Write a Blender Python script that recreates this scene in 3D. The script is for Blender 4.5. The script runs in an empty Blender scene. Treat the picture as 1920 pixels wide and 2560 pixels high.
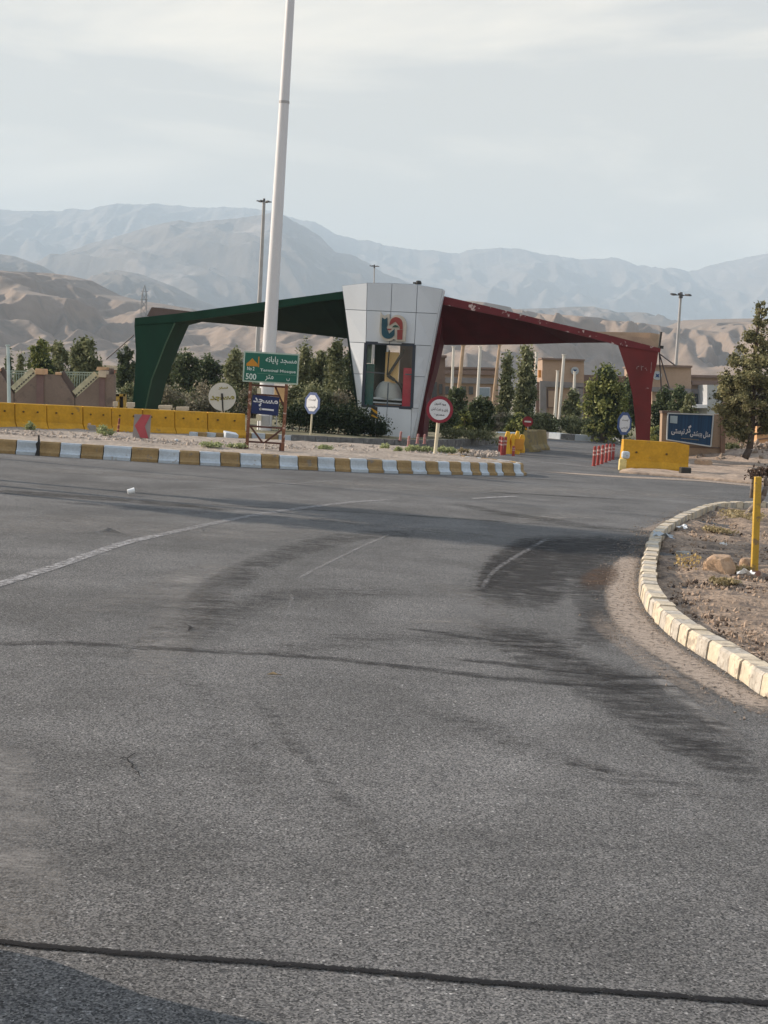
import bpy, math, random
from mathutils import Vector, Matrix, Euler, noise
R = math.radians
sc = bpy.context.scene
col = sc.collection
random.seed(7)

# ---------------------------------------------------------------- camera
FPX = 3600.0            # focal length in photo pixels (photo is 1920 x 2560)
CAMH = 2.3
PITCH = math.atan(315/FPX)
ROLL = R(3.7)
cam = bpy.data.cameras.new('camera'); camo = bpy.data.objects.new('camera', cam); col.objects.link(camo)
sc.camera = camo
cam.sensor_fit = 'VERTICAL'; cam.sensor_height = 36.0; cam.lens = FPX/2560*36
cam.clip_start = 0.1; cam.clip_end = 60000
CM = Matrix.Rotation(math.pi/2-PITCH, 3, 'X') @ Matrix.Rotation(ROLL, 3, 'Z')
camo.matrix_world = Matrix.Translation((0, 0, CAMH)) @ CM.to_4x4()
CO = Vector((0, 0, CAMH))

# ---------------------------------------------------------------- light
SUN_D = Vector((10.6, -3.3, 0)).normalized(); EL = R(22)
SUN_D = Vector((SUN_D.x*math.cos(EL), SUN_D.y*math.cos(EL), -math.sin(EL)))
sun = bpy.data.lights.new('sun', 'SUN'); suno = bpy.data.objects.new('sun', sun); col.objects.link(suno)
sun.energy = 5.0; sun.angle = R(0.6); sun.color = (1.0, 0.84, 0.68)
suno.rotation_euler = SUN_D.to_track_quat('-Z', 'Y').to_euler(); suno.location = (-60, 20, 60)
w = bpy.data.worlds.new('World'); sc.world = w; w.use_nodes = True
nt = w.node_tree; nt.nodes.clear()
def N(t, typ, **k):
    n = t.nodes.new(typ)
    for a, b in k.items(): setattr(n, a, b)
    return n
wo = N(nt, 'ShaderNodeOutputWorld'); bg = N(nt, 'ShaderNodeBackground'); bg.inputs[1].default_value = 0.076
sky = N(nt, 'ShaderNodeTexSky', sky_type='NISHITA'); sky.sun_disc = False
sky.sun_elevation = EL; sky.sun_rotation = math.atan2(-SUN_D.x, -SUN_D.y); sky.air_density = 1.0; sky.dust_density = 2.5; sky.ozone_density = 1.6
# thin high cloud veil: noise over the sky direction, flattened towards the horizon
tc = N(nt, 'ShaderNodeTexCoord'); mp = N(nt, 'ShaderNodeMapping'); mp.inputs['Scale'].default_value = (2.2, 2.2, 11.0); mp.inputs['Location'].default_value = (3.1, 0.7, 1.3)
nz = N(nt, 'ShaderNodeTexNoise'); nz.inputs['Scale'].default_value = 1.4; nz.inputs['Detail'].default_value = 7; nz.inputs['Roughness'].default_value = 0.55; nz.inputs['Distortion'].default_value = 0.4
cr = N(nt, 'ShaderNodeMapRange'); cr.inputs['From Min'].default_value = 0.47; cr.inputs['From Max'].default_value = 0.68; cr.inputs['To Min'].default_value = 0.0; cr.inputs['To Max'].default_value = 0.7
mx = N(nt, 'ShaderNodeMix', data_type='RGBA')
vl = N(nt, 'ShaderNodeMix', data_type='RGBA'); vl.inputs[0].default_value = 0.78; vl.inputs[7].default_value = (5.1, 5.45, 5.7, 1)
nt.links.new(tc.outputs['Generated'], mp.inputs[0]); nt.links.new(mp.outputs[0], nz.inputs['Vector']); nt.links.new(nz.outputs[0], cr.inputs[0])
nt.links.new(sky.outputs[0], vl.inputs[6]); nt.links.new(vl.outputs[2], mx.inputs[6]); mx.inputs[7].default_value = (10.6, 9.2, 7.2, 1); nt.links.new(cr.outputs[0], mx.inputs[0])
sp_ = N(nt, 'ShaderNodeSeparateXYZ'); nt.links.new(tc.outputs['Generated'], sp_.inputs[0])
er = N(nt, 'ShaderNodeMapRange'); er.inputs[1].default_value = 0.10; er.inputs[2].default_value = 0.75; nt.links.new(sp_.outputs[2], er.inputs[0])
vc = N(nt, 'ShaderNodeMix', data_type='RGBA'); vc.inputs[6].default_value = (6.8, 5.7, 4.1, 1); vc.inputs[7].default_value = (3.4, 4.5, 6.2, 1)
nt.links.new(er.outputs[0], vc.inputs[0]); nt.links.new(vc.outputs[2], vl.inputs[7])
nt.links.new(mx.outputs[2], bg.inputs[0]); nt.links.new(bg.outputs[0], wo.inputs[0])
sc.view_settings.view_transform = 'Standard'; sc.view_settings.look = 'None'; sc.view_settings.gamma = 1.0
sc.view_settings.use_curve_mapping = False
sc.view_settings.exposure = 0.90
sc.cycles.volume_bounces = 2; sc.cycles.max_bounces = 8; sc.cycles.transparent_max_bounces = 16

# ---------------------------------------------------------------- photo pixel -> world
def ray(px, py): return CM @ Vector(((px-960)/FPX, -(py-1280)/FPX, -1.0))
def at(px, py, Y): d = ray(px, py); return CO + d*(Y/d.y)
def gp(px, py, z=0.0): d = ray(px, py); return CO + d*((z-CAMH)/d.z)
def pos(px, z, Y):
    a = at(px, 900, Y); b = at(px, 1100, Y); t = (z-a.z)/(b.z-a.z); return at(px, 900+200*t, Y)
def inplane(px, py, off=0.0, k=0.18, Y0=60.0):      # the gate's facade plane: Y + k X = Y0 + off
    d = ray(px, py); t = (Y0+off)/(d.y+k*d.x); return CO + d*t

# ---------------------------------------------------------------- materials
MC = {}
def pmat(name, c, rough=0.8, var=0.12, scale=2.0, c2=None, thr=None, bump=0.0, bscale=40, metal=0.0, soft=0.06, fine=0.06, stretch=(1, 1, 1), spec=0.4):
    if name in MC: return MC[name]
    m = bpy.data.materials.new(name); m.use_nodes = True; t = m.node_tree; b = t.nodes['Principled BSDF']
    b.inputs['Roughness'].default_value = rough; b.inputs['Metallic'].default_value = metal
    b.inputs['Specular IOR Level'].default_value = spec
    g = N(t, 'ShaderNodeNewGeometry'); mpg = N(t, 'ShaderNodeMapping'); mpg.inputs['Scale'].default_value = stretch
    t.links.new(g.outputs['Position'], mpg.inputs[0])
    n1 = N(t, 'ShaderNodeTexNoise'); n1.inputs['Scale'].default_value = scale; n1.inputs['Detail'].default_value = 5; t.links.new(mpg.outputs[0], n1.inputs['Vector'])
    n2 = N(t, 'ShaderNodeTexNoise'); n2.inputs['Scale'].default_value = bscale; n2.inputs['Detail'].default_value = 3; t.links.new(mpg.outputs[0], n2.inputs['Vector'])
    def sh(k): return tuple(max(0, x*k) for x in c)+(1,)
    r1 = N(t, 'ShaderNodeMapRange'); r1.inputs[1].default_value = 0.3; r1.inputs[2].default_value = 0.7
    t.links.new(n1.outputs[0], r1.inputs[0])
    m1 = N(t, 'ShaderNodeMix', data_type='RGBA'); m1.inputs[6].default_value = sh(1-var); m1.inputs[7].default_value = sh(1+var); t.links.new(r1.outputs[0], m1.inputs[0])
    out = m1.outputs[2]
    if c2 is not None:
        n3 = N(t, 'ShaderNodeTexNoise'); n3.inputs['Scale'].default_value = scale*1.7; n3.inputs['Detail'].default_value = 9; n3.inputs['Roughness'].default_value = 0.65
        t.links.new(mpg.outputs[0], n3.inputs['Vector'])
        r2 = N(t, 'ShaderNodeMapRange'); th = thr or 0.55; r2.inputs[1].default_value = th; r2.inputs[2].default_value = th+soft; t.links.new(n3.outputs[0], r2.inputs[0])
        m2 = N(t, 'ShaderNodeMix', data_type='RGBA'); m2.inputs[7].default_value = tuple(c2)+(1,); t.links.new(out, m2.inputs[6]); t.links.new(r2.outputs[0], m2.inputs[0]); out = m2.outputs[2]
    if fine:
        r3 = N(t, 'ShaderNodeMapRange'); r3.inputs[1].default_value = 0.3; r3.inputs[2].default_value = 0.7; r3.inputs[3].default_value = 1-fine; r3.inputs[4].default_value = 1+fine
        t.links.new(n2.outputs[0], r3.inputs[0])
        m3 = N(t, 'ShaderNodeMix', data_type='RGBA', blend_type='MULTIPLY'); m3.inputs[0].default_value = 1; t.links.new(out, m3.inputs[6]); t.links.new(r3.outputs[0], m3.inputs[7]); out = m3.outputs[2]
    t.links.new(out, b.inputs['Base Color'])
    if bump:
        bn = N(t, 'ShaderNodeBump'); bn.inputs['Strength'].default_value = 1.0; bn.inputs['Distance'].default_value = bump; t.links.new(n2.outputs[0], bn.inputs['Height']); t.links.new(bn.outputs[0], b.inputs['Normal'])
    MC[name] = m; return m

def leafmat(name, c, cb, trans=0.25):
    if name in MC: return MC[name]
    m = bpy.data.materials.new(name); m.use_nodes = True; t = m.node_tree; b = t.nodes['Principled BSDF']
    b.inputs['Roughness'].default_value = 0.6; b.inputs['Specular IOR Level'].default_value = 0.25
    g = N(t, 'ShaderNodeNewGeometry'); n1 = N(t, 'ShaderNodeTexNoise'); n1.inputs['Scale'].default_value = 0.9; n1.inputs['Detail'].default_value = 4
    t.links.new(g.outputs['Position'], n1.inputs['Vector'])
    ad = N(t, 'ShaderNodeMath', operation='MULTIPLY_ADD'); ad.inputs[1].default_value = 0.6; t.links.new(g.outputs['Random Per Island'], ad.inputs[0]); t.links.new(n1.outputs[0], ad.inputs[2])
    r = N(t, 'ShaderNodeMapRange'); r.inputs[1].default_value = 0.35; r.inputs[2].default_value = 1.25; t.links.new(ad.outputs[0], r.inputs[0])
    mi = N(t, 'ShaderNodeMix', data_type='RGBA'); mi.inputs[6].default_value = tuple(c)+(1,); mi.inputs[7].default_value = tuple(cb)+(1,); t.links.new(r.outputs[0], mi.inputs[0])
    t.links.new(mi.outputs[2], b.inputs['Base Color'])
    tr = N(t, 'ShaderNodeBsdfTranslucent'); t.links.new(mi.outputs[2], tr.inputs[0]); ms = N(t, 'ShaderNodeMixShader'); ms.inputs[0].default_value = trans
    t.links.new(b.outputs[0], ms.inputs[1]); t.links.new(tr.outputs[0], ms.inputs[2]); t.links.new(ms.outputs[0], t.nodes['Material Output'].inputs[0])
    MC[name] = m; return m

# ---------------------------------------------------------------- mesh helper
class MB:
    def __init__(s): s.v = []; s.f = []; s.mi = []; s.k = 0
    def add(s, vs, fs, k=None):
        n = len(s.v); s.v += [Vector(x) for x in vs]; s.f += [tuple(i+n for i in f) for f in fs]; s.mi += [s.k if k is None else k]*len(fs); return s
    def box(s, c, d, rz=0, k=None, rot=None):
        m = rot if rot is not None else Matrix.Rotation(rz, 3, 'Z'); c = Vector(c); vs = []
        for z in (-1, 1):
            for x, y in ((-1, -1), (1, -1), (1, 1), (-1, 1)): vs.append(c + m @ Vector((x*d[0]/2, y*d[1]/2, z*d[2]/2)))
        return s.add(vs, [(3, 2, 1, 0), (4, 5, 6, 7), (0, 1, 5, 4), (1, 2, 6, 5), (2, 3, 7, 6), (3, 0, 4, 7)], k)
    def beam(s, a, b, wd, h=None, k=None):
        a = Vector(a); b = Vector(b); h = h or wd; d = (b-a); L = d.length
        q = d.to_track_quat('Z', 'Y').to_matrix(); return s.box((a+b)/2, (wd, h, L), k=k, rot=q)
    def tube(s, a, b, r0, r1=None, n=10, k=None, cap=True):
        a = Vector(a); b = Vector(b); r1 = r0 if r1 is None else r1; q = (b-a).to_track_quat('Z', 'Y').to_matrix(); vs = []
        for p, r in ((a, r0), (b, r1)):
            for i in range(n): t = 2*math.pi*i/n; vs.append(p + q @ Vector((r*math.cos(t), r*math.sin(t), 0)))
        fs = [(i, (i+1) % n, n+(i+1) % n, n+i) for i in range(n)]
        if cap: fs += [tuple(range(n-1, -1, -1)), tuple(range(n, 2*n))]
        return s.add(vs, fs, k)
    def prism(s, pts, ext, k=None):                 # polygon (world/local points) extruded by vector ext
        n = len(pts); e = Vector(ext); vs = [Vector(p) for p in pts]+[Vector(p)+e for p in pts]
        return s.add(vs, [tuple(range(n)), tuple(range(2*n-1, n-1, -1))]+[((i+1) % n, i, n+i, n+(i+1) % n) for i in range(n)], k)
    def lathe(s, prof, c=(0, 0, 0), n=24, k=None):
        c = Vector(c); vs = []
        for r, z in prof:
            for i in range(n): t = 2*math.pi*i/n; vs.append(c+Vector((r*math.cos(t), r*math.sin(t), z)))
        fs = [(j*n+i, j*n+(i+1) % n, (j+1)*n+(i+1) % n, (j+1)*n+i) for j in range(len(prof)-1) for i in range(n)]
        return s.add(vs, fs, k)
    def ring(s, pts, z0, z1, k=None): pass
    def build(s, name, mats, parent=None, world=False, smooth=False, kind=None, bevel=0, recalc=True):
        me = bpy.data.meshes.new(name); off = parent.location if (world and parent is not None) else Vector((0, 0, 0))
        me.from_pydata([tuple(v-off) for v in s.v], [], s.f)
        for m in (mats if isinstance(mats, (list, tuple)) else [mats]): me.materials.append(m)
        for i, p in enumerate(me.polygons): p.material_index = s.mi[i]; p.use_smooth = smooth
        if recalc:
            import bmesh
            bm = bmesh.new(); bm.from_mesh(me); bmesh.ops.recalc_face_normals(bm, faces=bm.faces); bm.to_mesh(me); bm.free()
        o = bpy.data.objects.new(name, me); col.objects.link(o)
        if parent is not None: o.parent = parent
        if kind: o['kind'] = kind
        if bevel:
            b = o.modifiers.new('bevel', 'BEVEL'); b.width = bevel; b.segments = 2; b.limit_method = 'ANGLE'
        return o
def tag(o, label, cat, group=None):
    o['label'] = label; o['category'] = cat
    if group: o['group'] = group
    return o
def thing(name, label, cat, loc, rot=(0, 0, 0), group=None):
    o = bpy.data.objects.new(name, None); col.objects.link(o); o.location = loc; o.rotation_euler = rot; o.empty_display_size = 0.2
    return tag(o, label, cat, group)
def copy_tree(o, loc, rot=None, label=None, scale=None):
    c = o.copy(); col.objects.link(c); c.location = loc
    if rot is not None: c.rotation_euler = rot
    if scale is not None: c.scale = scale
    if label: c['label'] = label
    for ch in list(o.children):
        d = ch.copy(); col.objects.link(d); d.parent = c
        for g in list(ch.children):
            e = g.copy(); col.objects.link(e); e.parent = d
    return c

# ---------------------------------------------------------------- lettering
AR = {'ا': (0xFE8D, 0xFE8E), 'د': (0xFEA9, 0xFEAA), 'ر': (0xFEAD, 0xFEAE), 'ز': (0xFEAF, 0xFEB0), 'و': (0xFEED, 0xFEEE)}
for ch, b in {'ب': 0xFE8F, 'پ': 0xFB56, 'ت': 0xFE95, 'ج': 0xFE9D, 'ح': 0xFEA1, 'س': 0xFEB1, 'ش': 0xFEB5, 'ع': 0xFEC9, 'ف': 0xFED1, 'ق': 0xFED5, 'ک': 0xFB8E, 'گ': 0xFB92, 'ل': 0xFEDD, 'م': 0xFEE1, 'ن': 0xFEE5, 'ه': 0xFEE9, 'ی': 0xFBFC, 'ث': 0xFE99}.items(): AR[ch] = (b, b+1, b+2, b+3)
def fa(s):
    out = []
    for i, ch in enumerate(s):
        if ch not in AR: out.append(ch); continue
        prev = i > 0 and s[i-1] in AR and len(AR[s[i-1]]) == 4
        nxt = i+1 < len(s) and s[i+1] in AR and len(AR[ch]) == 4
        f = AR[ch]; out.append(chr(f[3] if prev and nxt else f[1] if prev else f[2] if nxt else f[0]))
    return ''.join(reversed(out))
def lettering(name, items, mat, parent, y=-0.03, bold=0.0):
    """items: (text, cx, cz, width, height) on the board's face; one mesh"""
    mb = MB()
    for txt, cx, cz, wd, ht in items:
        cu = bpy.data.curves.new('t', 'FONT'); cu.body = txt; cu.offset = bold; cu.resolution_u = 3
        o = bpy.data.objects.new('t', cu); col.objects.link(o); bpy.context.view_layer.update()
        me = bpy.data.meshes.new_from_object(o.evaluated_get(bpy.context.evaluated_depsgraph_get()))
        vs = [v.co.copy() for v in me.vertices]; fs = [tuple(p.vertices) for p in me.polygons]
        bpy.data.objects.remove(o); bpy.data.curves.remove(cu); bpy.data.meshes.remove(me)
        if not vs: continue
        x0 = min(v.x for v in vs); x1 = max(v.x for v in vs); y0 = min(v.y for v in vs); y1 = max(v.y for v in vs)
        sx = wd/max(x1-x0, 1e-6); sy = ht/max(y1-y0, 1e-6)
        mb.add([(cx+(v.x-(x0+x1)/2)*sx, y, cz+(v.y-(y0+y1)/2)*sy) for v in vs], fs)
    return mb.build(name, mat, parent, recalc=False)

# ================================================================ GROUND, ROAD
soil = pmat('soil', (0.30, 0.25, 0.20), 0.95, 0.22, 0.5, c2=(0.22, 0.19, 0.16), thr=0.52, soft=0.2, bump=0.04, bscale=6, fine=0.15)
gm = MB(); G = 11000
gm.add([(-G, -900, -0.02), (G, -900, -0.02), (G, G, -0.02), (-G, G, -0.02)], [(0, 1, 2, 3)])
gm.build('ground', soil, kind='structure')

def asphalt():
    m = bpy.data.materials.new('asphalt'); m.use_nodes = True; t = m.node_tree; b = t.nodes['Principled BSDF']; L = t.links.new
    b.inputs['Roughness'].default_value = 0.85; b.inputs['Specular IOR Level'].default_value = 0.25
    g = N(t, 'ShaderNodeNewGeometry')
    def noi(s, det=4, ro=0.5, mapping=None, dist=0.0):
        n = N(t, 'ShaderNodeTexNoise'); n.inputs['Scale'].default_value = s; n.inputs['Detail'].default_value = det; n.inputs['Roughness'].default_value = ro; n.inputs['Distortion'].default_value = dist
        src = g.outputs['Position']
        if mapping: mp_ = N(t, 'ShaderNodeMapping'); mp_.inputs['Scale'].default_value = mapping[0]; mp_.inputs['Rotation'].default_value = mapping[1]; L(src, mp_.inputs[0]); src = mp_.outputs[0]
        L(src, n.inputs['Vector']); return n.outputs[0]
    def mr(src, a, b_, c, d):
        r = N(t, 'ShaderNodeMapRange'); r.inputs[1].default_value = a; r.inputs[2].default_value = b_; r.inputs[3].default_value = c; r.inputs[4].default_value = d; L(src, r.inputs[0]); return r.outputs[0]
    def mul(a, c):
        x = N(t, 'ShaderNodeMath', operation='MULTIPLY'); L(a, x.inputs[0]); L(c, x.inputs[1]); return x.outputs[0]
    big = mr(noi(0.16, 6, 0.6), 0.35, 0.65, 0.80, 1.20)
    mid = mr(noi(0.9, 6, 0.6, ((1, 0.55, 1), (0, 0, R(20))), 0.6), 0.3, 0.7, 0.88, 1.12)
    track = mr(noi(0.5, 5, 0.6, ((0.15, 1.3, 1), (0, 0, R(-6)))), 0.3, 0.7, 0.86, 1.12)
    vo = N(t, 'ShaderNodeTexVoronoi'); vo.inputs['Scale'].default_value = 115; L(g.outputs['Position'], vo.inputs['Vector'])
    bw = N(t, 'ShaderNodeRGBToBW'); L(vo.outputs['Color'], bw.inputs[0])
    grain = mr(bw.outputs[0], 0.15, 0.85, 0.34, 1.74)
    vs = N(t, 'ShaderNodeTexVoronoi'); vs.inputs['Scale'].default_value = 48; L(g.outputs['Position'], vs.inputs['Vector'])
    bs_ = N(t, 'ShaderNodeSeparateColor'); L(vs.outputs['Color'], bs_.inputs[0])
    lt = mr(bs_.outputs[0], 0.88, 0.93, 1.0, 2.1); dk = mr(bs_.outputs[1], 0.88, 0.93, 1.0, 0.42); dd = mr(vs.outputs['Distance'], 0.30, 0.42, 1.0, 0.0)
    pit = mul(lt, dk); pm = N(t, 'ShaderNodeMix', data_type='FLOAT'); L(dd, pm.inputs[0]); pm.inputs[2].default_value = 1.0; L(pit, pm.inputs[3])
    patch = mr(noi(0.55, 7, 0.68, None, 0.8), 0.40, 0.60, 0.86, 1.13)
    gr2 = mr(noi(75, 3, 0.8), 0.32, 0.68, 0.66, 1.34)
    f = mul(mul(mul(mul(big, mid), mul(track, grain)), gr2), mul(patch, pm.outputs[0]))
    cm = N(t, 'ShaderNodeMix', data_type='RGBA'); L(bw.outputs[0], cm.inputs[0]); cm.inputs[6].default_value = (0.094, 0.098, 0.105, 1); cm.inputs[7].default_value = (0.130, 0.127, 0.123, 1)
    mm = N(t, 'ShaderNodeMix', data_type='RGBA', blend_type='MULTIPLY'); mm.inputs[0].default_value = 1; L(cm.outputs[2], mm.inputs[6]); L(f, mm.inputs[7])
    L(mm.outputs[2], b.inputs['Base Color'])
    bn = N(t, 'ShaderNodeBump'); bn.inputs['Distance'].default_value = 0.0035; L(bw.outputs[0], bn.inputs['Height']); L(bn.outputs[0], b.inputs['Normal'])
    return m
ASPH = asphalt()
rd = MB(); rd.add([(-110, -30, 0), (90, -30, 0), (90, 59, 0), (40, 66, 0), (22, 78, 0), (-4, 78, 0), (-12, 66, 0), (-110, 66, 0)], [tuple(range(8))])
rd.build('road', ASPH, kind='structure')

def flatpoly(name, pts, z, mat, thick=0.0, grid=None):
    mb = MB(); ps = [Vector((p.x, p.y, z)) for p in pts]
    if thick: mb.prism([Vector((p.x, p.y, z-thick)) for p in ps], (0, 0, thick))
    else: mb.add(ps, [tuple(range(len(ps)))])
    return mb.build(name, mat, kind='structure')

# --- soft-edged stains, tyre marks, painted shadow bands, worn paint: ribbons lying on the asphalt
def ribbonmat(name, c, rough=0.9, nscale=3.0, lo=0.35, hi=0.6, strg=1.0, stretch=(1, 1, 1), broken=0.0):
    m = bpy.data.materials.new(name); m.use_nodes = True; t = m.node_tree; b = t.nodes['Principled BSDF']; L = t.links.new
    b.inputs['Roughness'].default_value = rough; b.inputs['Specular IOR Level'].default_value = 0.2
    g = N(t, 'ShaderNodeNewGeometry'); mp_ = N(t, 'ShaderNodeMapping'); mp_.inputs['Scale'].default_value = stretch; L(g.outputs['Position'], mp_.inputs[0])
    n = N(t, 'ShaderNodeTexNoise'); n.inputs['Scale'].default_value = nscale; n.inputs['Detail'].default_value = 8; n.inputs['Roughness'].default_value = 0.7; L(mp_.outputs[0], n.inputs['Vector'])
    r = N(t, 'ShaderNodeMapRange'); r.inputs[1].default_value = lo; r.inputs[2].default_value = hi; r.inputs[3].default_value = 0.0; r.inputs[4].default_value = strg; L(n.outputs[0], r.inputs[0])
    vo = N(t, 'ShaderNodeTexVoronoi'); vo.inputs['Scale'].default_value = 115; L(g.outputs['Position'], vo.inputs['Vector'])
    bw = N(t, 'ShaderNodeRGBToBW'); L(vo.outputs['Color'], bw.inputs[0])
    r2 = N(t, 'ShaderNodeMapRange'); r2.inputs[1].default_value = 0.15; r2.inputs[2].default_value = 0.85; r2.inputs[3].default_value = 0.7; r2.inputs[4].default_value = 1.3; L(bw.outputs[0], r2.inputs[0])
    mm = N(t, 'ShaderNodeMix', data_type='RGBA', blend_type='MULTIPLY'); mm.inputs[0].default_value = 1; mm.inputs[6].default_value = tuple(c)+(1,); L(r2.outputs[0], mm.inputs[7]); L(mm.outputs[2], b.inputs['Base Color'])
    a = N(t, 'ShaderNodeAttribute', attribute_name='cover'); x = N(t, 'ShaderNodeMath', operation='MULTIPLY'); L(a.outputs['Fac'], x.inputs[0]); L(r.outputs[0], x.inputs[1])
    if broken:
        n2 = N(t, 'ShaderNodeTexNoise'); n2.inputs['Scale'].default_value = 16; n2.inputs['Detail'].default_value = 7; n2.inputs['Roughness'].default_value = 0.75; L(mp_.outputs[0], n2.inputs['Vector'])
        ad = N(t, 'ShaderNodeMath', operation='MULTIPLY_ADD'); ad.inputs[1].default_value = 2.6*broken; L(n2.outputs[0], ad.inputs[0]); L(x.outputs[0], ad.inputs[2])
        rr = N(t, 'ShaderNodeMapRange'); rr.inputs[1].default_value = 1.3*broken+0.19; rr.inputs[2].default_value = 1.3*broken+1.0; rr.inputs[4].default_value = 0.95; L(ad.outputs[0], rr.inputs[0]); L(rr.outputs[0], b.inputs['Alpha'])
    else: L(x.outputs[0], b.inputs['Alpha'])
    return m
RIBZ = [0.0025]
def smooth_path(pts, n=8):
    if len(pts) < 3: 
        return [pts[0].lerp(pts[-1], i/n) for i in range(n+1)]
    out = []
    P = [pts[0]*2-pts[1]]+list(pts)+[pts[-1]*2-pts[-2]]
    for i in range(1, len(P)-2):
        p0, p1, p2, p3 = P[i-1:i+3]
        for j in range(n):
            t = j/n; out.append(0.5*((2*p1)+(p2-p0)*t+(2*p0-5*p1+4*p2-p3)*t*t+(3*p1-p0-3*p2+p3)*t**3))
    out.append(pts[-1]); return out
def ribbons(name, specs, mat):
    """specs: (pixel path, widths in m, soft ends) -> one sheet of soft ribbons on the road"""
    V = []; F = []; A = []
    for path, wd, al in specs:
        pts = smooth_path([gp(px, py, 0.0) for px, py in path]); n = len(pts); z = RIBZ[0]; RIBZ[0] += 0.00012
        prof = [(-1, 0), (-0.62, 0.8), (-0.2, 1), (0.2, 1), (0.62, 0.8), (1, 0)] if al[0] == 'soft' else [(-1, 0), (-0.94, 1), (-0.3, 1), (0.3, 1), (0.94, 1), (1, 0)]
        b0 = len(V)
        for i, p in enumerate(pts):
            t = i/(n-1); d = (pts[min(i+1, n-1)]-pts[max(i-1, 0)]); d.z = 0; d.normalize(); s = Vector((-d.y, d.x, 0))
            k = t*(len(wd)-1); j = min(int(k), len(wd)-2) if len(wd) > 1 else 0
            ww = wd[0] if len(wd) == 1 else wd[j]+(wd[j+1]-wd[j])*(k-j)
            e = 1.0
            if al[2]: e = min(1, t/al[2], (1-t)/al[2])
            for o, q in prof: V.append((p.x+s.x*o*ww/2, p.y+s.y*o*ww/2, z)); A.append(q*al[1]*e)
        m = len(prof)
        for i in range(n-1):
            for j in range(m-1): a = b0+i*m+j; F.append((a, a+1, a+m+1, a+m))
    me = bpy.data.meshes.new(name); me.from_pydata(V, [], F); at_ = me.attributes.new('cover', 'FLOAT', 'POINT')
    at_.data.foreach_set('value', A); me.materials.append(mat)
    o = bpy.data.objects.new(name, me); col.objects.link(o); o['kind'] = 'structure'
    return o
RB_LIGHT = ribbonmat('worn_white_paint', (0.34, 0.34, 0.35), nscale=9, lo=0.30, hi=0.60, strg=1.0, broken=0.5)
RB_DUST = ribbonmat('pale_dust', (0.225, 0.22, 0.215), nscale=2.5, lo=0.28, hi=0.60, strg=1.0, stretch=(0.5, 1.2, 1), broken=0.5)
RB_SAND = ribbonmat('sandy_grit', (0.34, 0.285, 0.24), nscale=14, lo=0.26, hi=0.52, strg=1.2, broken=0.5)
RB_DARK = ribbonmat('rubber_oil_and_shade', (0.040, 0.040, 0.042), nscale=5, lo=0.28, hi=0.60, strg=1.0, stretch=(0.45, 1.4, 1), broken=0.55)  # also colours the painted shadow bands
RB_TAR = ribbonmat('tar_seal', (0.010, 0.010, 0.012), nscale=22, lo=0.30, hi=0.44, strg=1.5, rough=0.8, broken=0.45)
RB_BROWN = ribbonmat('oil_soaked_dirt', (0.10, 0.065, 0.045), nscale=6, lo=0.32, hi=0.6, strg=0.9)
S = lambda a, e=0.15: ('soft', a, e)
H = lambda a, e=0.0: ('hard', a, e)
ribbons('road_dust', [
    ([(-200, 1330), (250, 1310), (560, 1335), (900, 1300)], [1.5, 3.5, 2.5, 1], S(0.7)),
    ([(360, 1560), (450, 1470), (520, 1430), (620, 1395)], [0.5, 0.9, 0.9, 0.5], S(0.9, 0.3)),
    ([(-60, 1760), (0, 1930), (60, 2200), (80, 2420)], [0.5, 0.55, 0.5, 0.4], S(0.8, 0.3)),
    ([(980, 1560), (1150, 1555), (1260, 1585)], [0.1, 0.35, 0.2], S(0.9)),
    ([(1150, 1330), (1300, 1420), (1240, 1500), (1260, 1590)], [1.0, 0.9, 0.5, 0.3], S(0.5)),
    ([(1200, 1320), (1400, 1290), (1530, 1300)], [0.4, 1.1, 0.6], S(0.9)),
    ([(720, 1200), (1000, 1215), (1500, 1230), (1900, 1250)], [2, 3.5, 3, 2], S(0.8)),
    ([(0, 1170), (400, 1190), (900, 1215)], [1.5, 2.2, 2], S(0.7)),
    ([(1495, 1530), (1545, 1590), (1640, 1690), (1760, 1790), (1900, 1880)], [0.10, 0.16, 0.2, 0.2, 0.2], S(1.0)),
    ([(1500, 1540), (1580, 1600), (1700, 1640)], [0.12, 0.3, 0.2], S(1.0)),
    ([(1000, 1450), (1150, 1480), (1200, 1530)], [0.5, 0.8, 0.3], S(0.6, 0.3)),
    ([(560, 1420), (480, 1520), (400, 1640), (330, 1800)], [0.7, 0.8, 0.6, 0.3], S(0.8, 0.3)),
    ([(80, 1560), (300, 1500), (420, 1440)], [0.5, 0.8, 0.5], S(0.6, 0.3)),
], RB_DUST)
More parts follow.
